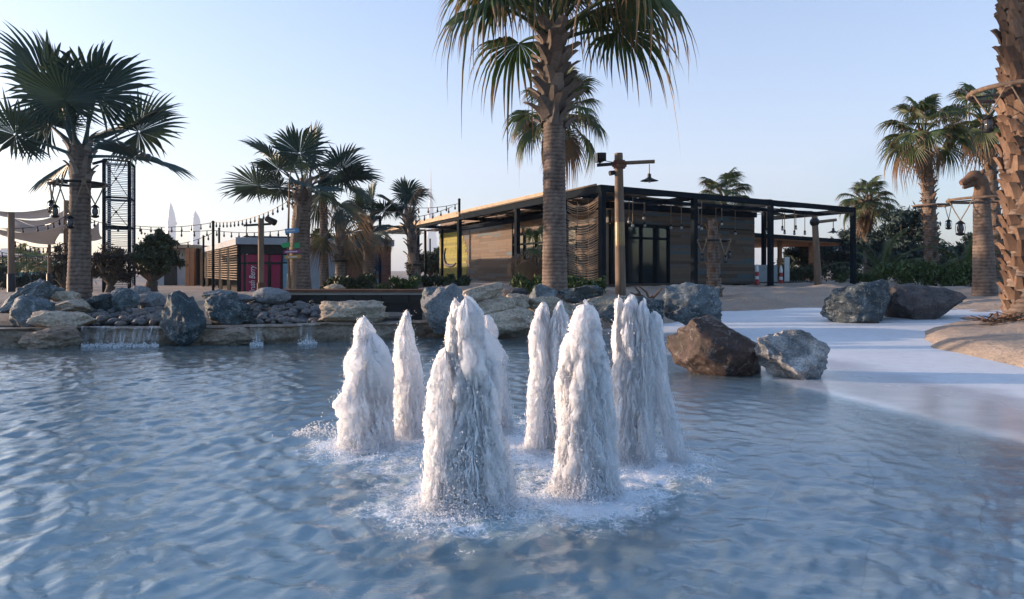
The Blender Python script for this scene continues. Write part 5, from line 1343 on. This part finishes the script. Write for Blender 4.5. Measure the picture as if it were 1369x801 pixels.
sail('large beige shade sail hanging lowest, above the string of bulbs', [P(-20,302,24), P(88,300,25), P(76,326,33), P(12,312,34)], .45, 3)
sail('small shade sail right of the left palm trunk', [P(112,303,28), P(132,296,27), P(138,318,33), P(112,320,34)], .3, 4)
sail('pale shade sail filling the space behind the front sail post', [P(10,288,30), P(92,302,31), P(95,310,38), P(0,306,38)], .4, 5)
for px, ty, d, lb in ((15,284,23.5,'timber sail post at the far left'),(66,327,33,'thin sail post under the lowest corner of the large sail'),(89,268,26,'sail post just left of the left palm trunk'),(120,305,30,'thin sail post right of the left palm trunk')):
    b = gz(px, d); r = thing('sail_post', b, lb, 'post', 'sail posts')
    mb = MB(); tp = P(px, ty, d); mb.tube([b-Vector((0,0,.1)), tp], .10 if d < 30 else .07, 10); mb.build('pole', M['pole'], r, smooth=50)
    mb = MB(); mb.lathe([(.12,0),(.12,.8),(.10,.82)], b, 12); mb.build('sleeve', M['black'], r, smooth=50)

# ------------------------------------------------------------------ string lights
def string_light(label, pts, per, sag, bulbs=True):
    cable = MB(); bp = []
    for a, b_ in zip(pts[:-1], pts[1:]):
        n = 14; L = (b_-a).length
        seg = [a.lerp(b_, i/n)-Vector((0,0,4*sag*L*(i/n)*(1-i/n))) for i in range(n+1)]
        cable.tube(seg, .012*max(1,a.y/26), 5)
        nb = max(2, int(L/per))
        for i in range(nb):
            t = (i+.5)/nb; bp.append(a.lerp(b_, t)-Vector((0,0,4*sag*L*t*(1-t))))
    r = thing('string_light', pts[0], label, 'string lights', 'string lights over the shops')
    cable.build('cable', M['black'], r)
    s = .72*max(1, pts[0].y/26)
    mb = MB(); mb.lathe([(.012,0),(.03,-.02),(.03,-.13),(.012,-.14)], (0,0,0), 6); mb.lathe([(.03,-.14),(.055,-.2),(.05,-.26),(.02,-.3)], (0,0,0), 8)
    me = bpy.data.meshes.new('bulb'); me.from_pydata(mb.v, [], mb.f); me.materials.append(M['black'])
    for p in bp[:100]:
        o = bpy.data.objects.new('bulb', me); COL.objects.link(o); o.parent = r; o.location = p-pts[0]; o.scale = (s,s,s)
string_light('string lights swooping from the lattice tower up to the signpost palm', [P(180,302,27), P(287,297,30), P(395,263,24)], .42, .035)
string_light('lower string lights from the olive tree to the shop roof', [P(180,305,34), P(285,308,36), P(400,304,33)], .55, .03)
string_light('string lights hanging lowest in front of the twin towers', [P(230,327,34), P(285,311,36)], .6, .05)
string_light('string lights between the sails and the lattice tower', [P(0,305,25), P(60,301,26), P(92,285,25)], .42, .04)
string_light('string lights along the bottom of the large sail', [P(10,318,24), P(66,331,28), P(110,322,28)], .45, .03)
string_light('string lights from the left palm to the lattice tower', [P(118,292,23), P(180,302,25)], .42, .05)
string_light('string lights from the slender palm to the pavilion roof post', [P(440,312,26), P(520,300,30)], .6, .03)
string_light('double string lights left of the pavilion roof post', [P(540,277,30), P(614,272,33)], .6, .03)
string_light('lower string lights before the thin spire tower', [P(538,292,30), P(605,276,33)], .6, .03)
string_light('string lights low beyond the far left sails', [P(-20,330,30), P(60,342,36), P(120,330,32)], .6, .03)
for px, ty, d, lb in ((285,297,30.2,'thin cable post above the pink shop roof'),(293,306,37,'shorter cable post beside the one over the pink shop'),(272,316,40,'shortest cable post left of the pink shop roof'),(614,267,33.2,'dark cable post rising above the pavilion roof'),(575,320,52,'far cable post behind the bundled palm'),(508,290,29,'thin steel mast between the small palm and the pavilion')):
    b = gz(px, d); mb = MB(); mb.tube([b, P(px,ty,d)], .06, 8); mb.sphere(P(px,ty,d), .07, 8)
    tag(mb.build('cable_post', M['steel'], smooth=50), lb, 'post', 'cable posts')
# pole leaning beside palm B, plus signpost
b = gz(392, 17.4); r = thing('signpost', b, 'weathered signpost with blue, green, pink and orange direction boards', 'signpost')
d = 17.4; mb = MB(); mb.tube([b.lerp(P(398,275,d), t)+Vector((.02*sin(t*9),0,0)) for t in [i/10 for i in range(11)]], .055, 9); mb.build('pole', M['pole'], r, smooth=50)
mb = MB(); mb.tube([b+Vector((-.12,.1,0)), P(385,330,d+.1), P(387,240,d+.1), P(389,228,d+.1)], [.04,.03,.02,.015], 7); mb.build('stake', M['pole'], r, smooth=50)
def board(px0, px1, py, h, col, tipL, tipR, dz, nm, glyphs):
    mat = simple(nm+'_paint', col, tuple(x*.75 for x in col), 5, .6); mb = MB(); y_ = d-.09+dz
    a = P(px0,py,y_); b_ = P(px1,py-1,y_); hh = h*d/F/2; w = (b_-a)
    n0 = [a+Vector((0,0,-hh)), a+w*.5+Vector((0,0,-hh)), b_+Vector((0,0,-hh)), b_+Vector((.06 if tipR else 0,0,0)), b_+Vector((0,0,hh)), a+w*.5+Vector((0,0,hh)), a+Vector((0,0,hh)), a+Vector((-.06 if tipL else 0,0,0))]
    V = n0+[p+Vector((0,.03,0)) for p in n0]; k = 8
    mb.add(V, [tuple(range(8)), tuple(range(15,7,-1))]+[(i,i+8,(i+1)%8+8,(i+1)%8) for i in range(8)])
    o = mb.build('direction_board', mat, r)
    if glyphs:
        mb = MB(); g = random.Random(len(nm)); n = glyphs
        for i in range(n):
            c = a.lerp(b_, .14+.72*i/n)+Vector((0,-.004,0)); hgt = hh*g.uniform(.45,.8)
            mb.box(c, (.016,.006,hgt)); mb.box(c+Vector((.014,0,g.choice((-.5,0,.5))*hgt*.8)), (.022,.006,.012))
        mb.build('lettering', M['white'], o)
    o['label'] = nm.replace('_',' ')+' direction board'
board(381, 397, 309, 6.2, (.10,.30,.52), False, True, 0, 'blue', 9)
board(378.5, 387.5, 328, 6.5, (.03,.33,.11), True, False, .02, 'green', 0); board(393.5, 400.5, 328.5, 6.8, (.03,.30,.10), False, False, .02, 'dark_green', 0)
board(379, 401, 337, 4.0, (.28,.05,.17), False, False, 0, 'pink', 10); board(383, 400, 344, 4.6, (.52,.26,.05), True, True, 0, 'orange', 10)

# ------------------------------------------------------------------ trees, shrubs, hedges
def leaf_cloud(name, centres, radii, n, size, mat, parent, seed, upright=0.0, asp=.42):
    g = np.random.default_rng(seed); ci = g.integers(0, len(centres), n); c = np.array(centres)[ci]; rr = np.array(radii)[ci]
    p = c+g.normal(0, .5, (n,3))*rr
    a = g.normal(0,1,(n,3)); a[:,2] += upright; a /= np.linalg.norm(a,axis=1)[:,None]
    b = np.cross(a, g.normal(0,1,(n,3))); b /= np.linalg.norm(b,axis=1)[:,None]+1e-9
    s = size*g.uniform(.55,1.3,(n,1)); v = np.stack([p-a*s, p+b*s*asp, p+a*s, p-b*s*asp], 1).reshape(-1,3)
    q_ = np.arange(n*4).reshape(n,4)
    shade = np.clip(.5+.22*g.normal(0,1,n)+np.array([.25*math.sin(k*12.9) for k in ci]), 0, 1)
    o0 = np.array(wloc(parent)) if parent else np.zeros(3)
    me = mesh_np(name, v-o0, q_, {'v':np.repeat(shade,4)}); me.materials.append(mat)
    return link(name, me, parent)
def tree(label, base, lobes, n, size, fol, seed, trunk_r=.15, cat='tree', group=None, name='tree', nclump=70, fork=.35, asp=.42):
    # lobes: list of (centre, (rx,ry,rz))
    base = Vector(base); root = thing(name, base, label, cat, group); g = random.Random(seed)
    cl, rd = [], []
    for i in range(nclump):
        c, rr = lobes[i % len(lobes)]; v = Vector((g.gauss(0,1),g.gauss(0,1),g.gauss(0,1))).normalized()*g.uniform(.45,1.0)
        cl.append((c[0]+v.x*rr[0], c[1]+v.y*rr[1], c[2]+v.z*rr[2])); m_ = min(rr)*g.uniform(.22,.48); rd.append((m_,m_,m_*.8))
    leaf_cloud('crown', cl, rd, n, size, fol, root, seed, asp=asp)
    mb = MB(); cen = sum((Vector(c) for c, _ in lobes), Vector())/len(lobes); fk = base.lerp(cen, fork)
    mb.tube([base-Vector((0,0,.1)), base.lerp(fk,.5)+Vector((g.gauss(0,.05),0,0)), fk], [trunk_r*1.25, trunk_r, trunk_r*.85], 9)
    for i in range(0, len(cl), 3):
        e = Vector(cl[i]); m_ = fk.lerp(e,.5)+Vector((g.gauss(0,.1),g.gauss(0,.1),g.gauss(.05,.1)))
        mb.tube([fk, m_, e], [trunk_r*.5, trunk_r*.28, trunk_r*.07], 5, False)
    mb.build('trunk', M['bark'], root, smooth=60)
    return root
def lobe(px, py, d, rx, rz, ry=None):
    c = P(px,py,d); return ((c.x,c.y,c.z), (rx*d/F, (ry or rx)*d/F, rz*d/F))
tree('round olive tree right of the lattice tower', gz(203,25), [lobe(200,335,25,22,20), lobe(220,345,25.4,22,20), lobe(190,350,24.6,18,18), lobe(212,322,25.2,18,14)], 9000, .085, M['foliage'], 1, .22, group='trees at the left')
tree('brown twiggy tree in front of the lattice tower', gz(150,23.5), [lobe(146,345,23.5,24,20), lobe(160,358,23.5,20,18), lobe(132,355,23.7,16,18)], 6500, .075, M['scrub'], 2, .16, group='trees at the left', asp=.25)
tree('brown thorny bush left of the left palm trunk', gz(86,20.5), [lobe(85,345,20.5,14,26), lobe(82,365,20.5,10,14)], 2800, .07, M['scrub'], 3, .08, group='trees at the left', asp=.22)
tree('dense green tree behind the signpost palm', gz(428,33), [lobe(428,325,33,17,18), lobe(424,345,33,15,16)], 7000, .12, M['grass'], 4, .12, group='trees at the left')
tree('large blue-green tree between the two palms at the right', gz(1210,36), [lobe(1212,305,36,34,28), lobe(1190,330,36,28,34), lobe(1226,335,35,26,34), lobe(1208,355,35,34,22)], 16000, .16, M['bluefol'], 5, .2, group='trees at the right', nclump=110, asp=.3)
tree('blue-green tree beyond the corner column at the right', gz(1142,44), [lobe(1142,325,44,22,20), lobe(1135,350,44,24,22), lobe(1160,340,44,14,26)], 9000, .16, M['bluefol'], 6, .16, group='trees at the right', asp=.3)
tree('dark tree right of the rough-barked palm', gz(1290,34), [lobe(1285,345,34,22,22), lobe(1300,330,34,14,20), lobe(1268,355,34,16,18)], 8000, .15, M['bluefol'], 7, .14, group='trees at the right', asp=.3)
tree('dark bushy tree behind the timber lamp post at the right', gz(1075,50), [lobe(1066,345,50,26,22), lobe(1105,348,50,26,22), lobe(1090,335,50,20,12)], 11000, .18, M['bluefol'], 8, .14, group='trees at the right', asp=.35)
tree('dark green tree seen through the far end of the pavilion', gz(578,52), [lobe(570,350,52,22,16), lobe(590,348,52,14,18), lobe(555,356,52,14,12)], 9000, .17, M['foliage'], 9, .14, group='trees at the left')
tree('distant green tree at the left edge', gz(3,40), [lobe(2,365,40,12,18), lobe(-8,372,40,14,16)], 3500, .14, M['foliage'], 10, .12, group='trees at the left')
tree('hazy tree crowns beyond the orange-soffit pavilion roof', gz(1090,95), [lobe(1080,345,95,30,10), lobe(1125,345,95,28,10)], 5000, .3, M['foliage'], 11, .2, group='trees at the right')
def shrub(label, px0, px1, d, h, n, fol, seed, name='shrub', size=.07, group='shrubs', base=None):
    g = random.Random(seed); c0 = gz((px0+px1)/2, d); root = thing(name, c0, label, name.replace('_',' '), group)
    cl, rd = [], []; k = max(3, int((px1-px0)*d/F/.22))
    for i in range(k*3):
        b = gz(px0+(px1-px0)*g.random(), d+g.uniform(-.35,.35)); hh = h*g.uniform(.25,.95)
        cl.append((b.x,b.y,b.z+hh)); rd.append((.22*h+.05,.22*h+.05,.28*h))
    leaf_cloud('leaves', cl, rd, n, size, fol, root, seed, upright=.8, asp=.3)
    mb = MB()
    for i in range(0, len(cl), 2):
        e = Vector(cl[i]); b = Vector((e.x+g.gauss(0,.06), e.y, sand_at(e.x,e.y)-.03)); mb.tube([b, e], [.014,.005], 4, False)
    mb.build('stem', M['bark'], root)
shrub('leafy green shrub left of the middle palm trunk, before the glass wall', 690, 732, 18.2, .42, 2600, M['grass'], 1)
shrub('leafy green shrub right of the middle palm trunk, before the rope screen', 762, 803, 18.6, .44, 2600, M['grass'], 2)
shrub('wide green shrub bed behind the steel trough, left half', 436, 500, 20.5, .55, 4200, M['foliage'], 3, size=.08)
shrub('wide green shrub bed behind the steel trough, right half', 498, 560, 21.5, .42, 3600, M['grass'], 4, size=.08)
shrub('low green shrub at the foot of the pavilion side wall', 566, 625, 25, .40, 3000, M['foliage'], 5, size=.08)
shrub('pale green shrub between the two right-hand palms', 1178, 1262, 24.5, .75, 5000, M['grass'], 6, size=.09)
shrub('green shrub left of the camel-headed trunk', 1262, 1312, 24.5, .7, 3600, M['grass'], 7, size=.09)
shrub('low shrub beyond the orange-soffit pavilion posts', 1040, 1130, 33, .7, 4200, M['foliage'], 8, size=.1)
shrub('teal hedge behind the leaning slab at the far left', -10, 90, 34, .8, 4500, M['bluefol'], 9, size=.12)
shrub('low green shrub left of the corner column at the right', 1120, 1185, 30, .5, 2600, M['grass'], 10, size=.09)
# young date palm (feather leaves) at the right
def feather_palm(label, base, h, L, n, seed):
    g = random.Random(seed); base = Vector(base); root = thing('feather_palm', base, label, 'palm tree')
    mb = MB(); mb.tube([base-Vector((0,0,.1)), base+Vector((0,0,h))], [.14,.12], 10); mb.build('trunk', M['bark'], root, smooth=60)
    for i in range(n):
        az = i*2.4+g.gauss(0,.2); el = R(80-90*i/n); mb = MB(); p = base+Vector((0,0,h)); pts = [p.copy()]
        for k in range(10):
            e = el-1.1*(k/10)**1.4; p = p+Vector((cos(az)*cos(e), sin(az)*cos(e), sin(e)))*(L/10); pts.append(p.copy())
        mb.val = .2; mb.tube(pts, [.025-.002*k for k in range(11)], 4); sd = Vector((-sin(az),cos(az),0))
        for k in range(1,10):
            for j in range(4):
                c = pts[k].lerp(pts[k+1] if k < 10 else pts[k], j/4); t = (pts[k+1]-pts[k]).normalized()
                for sg in (-1,1):
                    e = c+sd*sg*.26+t*.22+Vector((0,0,-.10)); mb.val = g.random()*.8; mb.add([c-t*.012, e, c+t*.03], [(0,1,2)])
        mb.build('frond', M['wash'], root)
feather_palm('young feather-leaved palm leaning behind the far beach boulders', gz(1180,31), .5, 2.6, 16, 1)
feather_palm('feather-leaved palm left of the camel-headed trunk', gz(1290,26), .5, 2.0, 14, 2)

# driftwood
b = gz(866, 18.8); mb = MB(); g = random.Random(9)
for i in range(9):
    a = g.uniform(-1.2,1.2); p = b+Vector((g.uniform(-.3,.3), g.uniform(-.1,.1), .02)); q_ = p+Vector((a*.35, g.uniform(-.1,.1), g.uniform(.1,.5))); mb.tube([p, p.lerp(q_,.5)+Vector((g.gauss(0,.06),0,.05)), q_], [.04,.03,.012], 6)
tag(mb.build('driftwood', M['boot'], smooth=60), 'tangle of brown driftwood on the sand beside the tall lamp post', 'driftwood')

# fallen leaves lying in the shallow water
lm = simple('dead_brown_leaf', (.06,.03,.025), (.03,.018,.015), 20, .7)
for px, py, lb in ((532,778,'dark dead leaf lying under the water at the bottom, left of centre'),(1185,781,'dark dead leaf in the shallows at the bottom right'),(1320,728,'dark dead leaf near the right edge of the shallows'),(1083,693,'small dark dead leaf in the shallows right of the fountain'),(724,747,'small dark dead leaf in front of the fountain jets')):
    dd = H*F/(py-HY); c = at(px, dd, 0); zz = float(beach_z(np.array([c.x]), np.array([c.y]))[0]); dd = (H-zz)*F/(py-HY); c = at(px, dd, zz+.014)
    mb = MB(); n = 10; V = [c+Vector((.032*cos(2*pi*i/n), .02*sin(2*pi*i/n), .010*sin(4*pi*i/n))) for i in range(n)]+[c+Vector((0,0,.006))]
    V += [v-Vector((0,0,.004)) for v in V]
    mb.add(V, [(i,(i+1)%n,n) for i in range(n)]+[((i+1)%n+n+1,i+n+1,2*n+1) for i in range(n)]+[(i,i+n+1,(i+1)%n+n+1,(i+1)%n) for i in range(n)])
    tag(mb.build('dead_leaf', lm), lb, 'leaf', 'dead leaves in the water')

# ------------------------------------------------------------------ pale building far left
r = thing('hotel_block', at(30,95,.4), 'long pale building with a pink band far behind the sails', 'building')
mb = MB(); p = at(20,100,0); mb.box((p.x,p.y,1.6), (26,8,2.6)); mb.build('wall', M['white'], r)
mb = MB(); mb.box((p.x,p.y,3.2), (26.6,8.6,.6)); mb.build('roof_band', simple('pink_band', (.45,.30,.32), (.4,.26,.28), 1, .7), r)
for i in range(8): mb = MB(); mb.box((p.x-10+i*2.9,p.y-4.03,1.4), (2.0,.06,1.3)); mb.build('window', M['glass'], r)
r = thing('green_container', at(20,60,.3), 'low teal green fence behind the leaning slab at the far left', 'fence')
mb = MB(); p = at(20,62,0); mb.box((p.x,p.y,.75), (13,.1,.8)); mb.build('panel', simple('teal_panel', (.05,.16,.15), (.04,.12,.12), 2, .7), r)
for i in range(7): mb = MB(); mb.box((p.x-6.2+i*2.07,p.y-.09,.75), (.08,.08,.9)); mb.build('post', M['steel'], r)

# ------------------------------------------------------------------ far skyline
tm2 = simple('blue_tower_glass', (.07,.09,.13), (.055,.07,.10), .02, .4, 0, 0)
tm = tm1 = simple('far_tower_glass', (.20,.22,.25), (.16,.18,.21), .02, .4, 0, 0)
def far_tower(label, px, d, steps, n=12, name='skyscraper'):
    b = at(px, d, 0); r = thing(name, b, label, 'skyscraper', 'towers on the skyline'); tm = tm2 if n > 4 else tm1
    prev = 0
    mb = MB(); mb.lathe(steps[0], b, n); mb.build('tower_body', tm, r)
    if len(steps) > 1:
        mb = MB(); mb.lathe(steps[1], b, n); mb.build('spire', tm, r)
k = 5600/F
far_tower('needle-thin stepped skyscraper rising hazily left of the pavilion', 576, 5600, [[(75,0),(72,90),(64,92),(62,180),(52,182),(50,280),(42,282),(40,380),(31,382),(29,470),(22,472),(20,560),(13,562),(11,640)], [(8,640),(6,740),(1.5,845)]])
far_tower('hazy pointed tower, left one of the twin towers', 228, 3500, [[(27,0),(27,235),(34,237),(34,250),(27,252),(27,262)], [(27,262),(22,290),(12,325),(4,345),(.6,357)]], 4)
far_tower('hazy rounded tower, right one of the twin towers', 261, 3600, [[(26,0),(26,240),(28,245),(26,268)], [(26,268),(18,290),(9,303),(2,318)]], 4)
for px, w, hgt, d, lb in ((335,90,62,2600,'faint wide office block behind the pink shop, left of the lamp post'),(430,70,48,2700,'faint office block behind the signpost palm'),(20,120,70,2300,'faint office block far behind the sails'),(600,60,30,2500,'low faint block right of the needle tower')):
    b = at(px, d, 0); r = thing('office_block', b, lb, 'office block', 'towers on the skyline')
    mb = MB(); mb.box((b.x,b.y,hgt/2), (w,w*.7,hgt)); mb.build('wall', tm, r)
    mb = MB(); mb.box((b.x,b.y,hgt+3), (w*.5,w*.4,6)); mb.build('roof', tm, r)

# ------------------------------------------------------------------ haze, light, sky, camera
SUN_EL, SUN_AZ = R(7.5), R(-76)          # azimuth measured from the view direction, negative to the left
HAZE = True
if HAZE:
    mb = MB(); mb.box((0, 2860, 430), (4700, 5960, 862))
    o = mb.build('haze', bpy.data.materials.new('air_haze'), origin=Vector((0,0,0)))
    m = o.data.materials[0]; m.use_nodes = True; nt = m.node_tree; nt.nodes.clear(); out = nt.nodes.new('ShaderNodeOutputMaterial')
    pv_ = N(nt, 'ShaderNodeVolumePrincipled'); pv_.inputs['Color'].default_value = (.74,.86,1,1); pv_.inputs['Density'].default_value = .0002; pv_.inputs['Anisotropy'].default_value = .0
    nt.links.new(pv_.outputs[0], out.inputs['Volume']); tag(o, kind='stuff')

w = bpy.data.worlds.new('World'); SC.world = w; w.use_nodes = True
nt = w.node_tree; nt.nodes.clear(); out = nt.nodes.new('ShaderNodeOutputWorld'); bg = nt.nodes.new('ShaderNodeBackground')
sky = nt.nodes.new('ShaderNodeTexSky'); sky.sky_type = 'NISHITA'; sky.sun_disc = False; sky.sun_elevation = SUN_EL; sky.sun_rotation = SUN_AZ
sky.altitude = 0; sky.air_density = 1.0; sky.dust_density = 1.8; sky.ozone_density = 2.8
bg.inputs[1].default_value = .15
nt.links.new(mixc(nt, 1.0, sky.outputs[0], (1.02,.98,1.05), 'MULTIPLY'), bg.inputs[0]); nt.links.new(bg.outputs[0], out.inputs[0])
L = bpy.data.lights.new('sun', 'SUN'); L.energy = 3.7; L.angle = R(.6); L.color = (1,.73,.53)
lo = bpy.data.objects.new('sun', L); COL.objects.link(lo)
sd = Vector((sin(SUN_AZ)*cos(SUN_EL), cos(SUN_AZ)*cos(SUN_EL), sin(SUN_EL)))
lo.rotation_euler = (-sd).to_track_quat('-Z', 'Y').to_euler(); lo.location = (0,0,30)

cam = bpy.data.cameras.new('camera'); cam.sensor_width = 36; cam.sensor_fit = 'HORIZONTAL'; cam.lens = 36*F/1369
cam.shift_y = -(400.5-HY)/1369; cam.clip_start = .05; cam.clip_end = 30000
co = bpy.data.objects.new('camera', cam); COL.objects.link(co); co.location = (0,0,H); co.rotation_euler = (pi/2,0,0)
SC.camera = co
SC.view_settings.view_transform = 'Standard'; SC.view_settings.look = 'None'; SC.view_settings.exposure = 1.58; SC.view_settings.gamma = 1; SC.view_settings.use_curve_mapping = False
SC.render.engine = 'CYCLES'
cy = SC.cycles
cy.max_bounces = 12; cy.diffuse_bounces = 8; cy.transmission_bounces = 10; cy.transparent_max_bounces = 24; cy.volume_bounces = 1; cy.use_denoising = True; cy.caustics_reflective = False; cy.caustics_refractive = False; cy.sample_clamp_indirect = 4
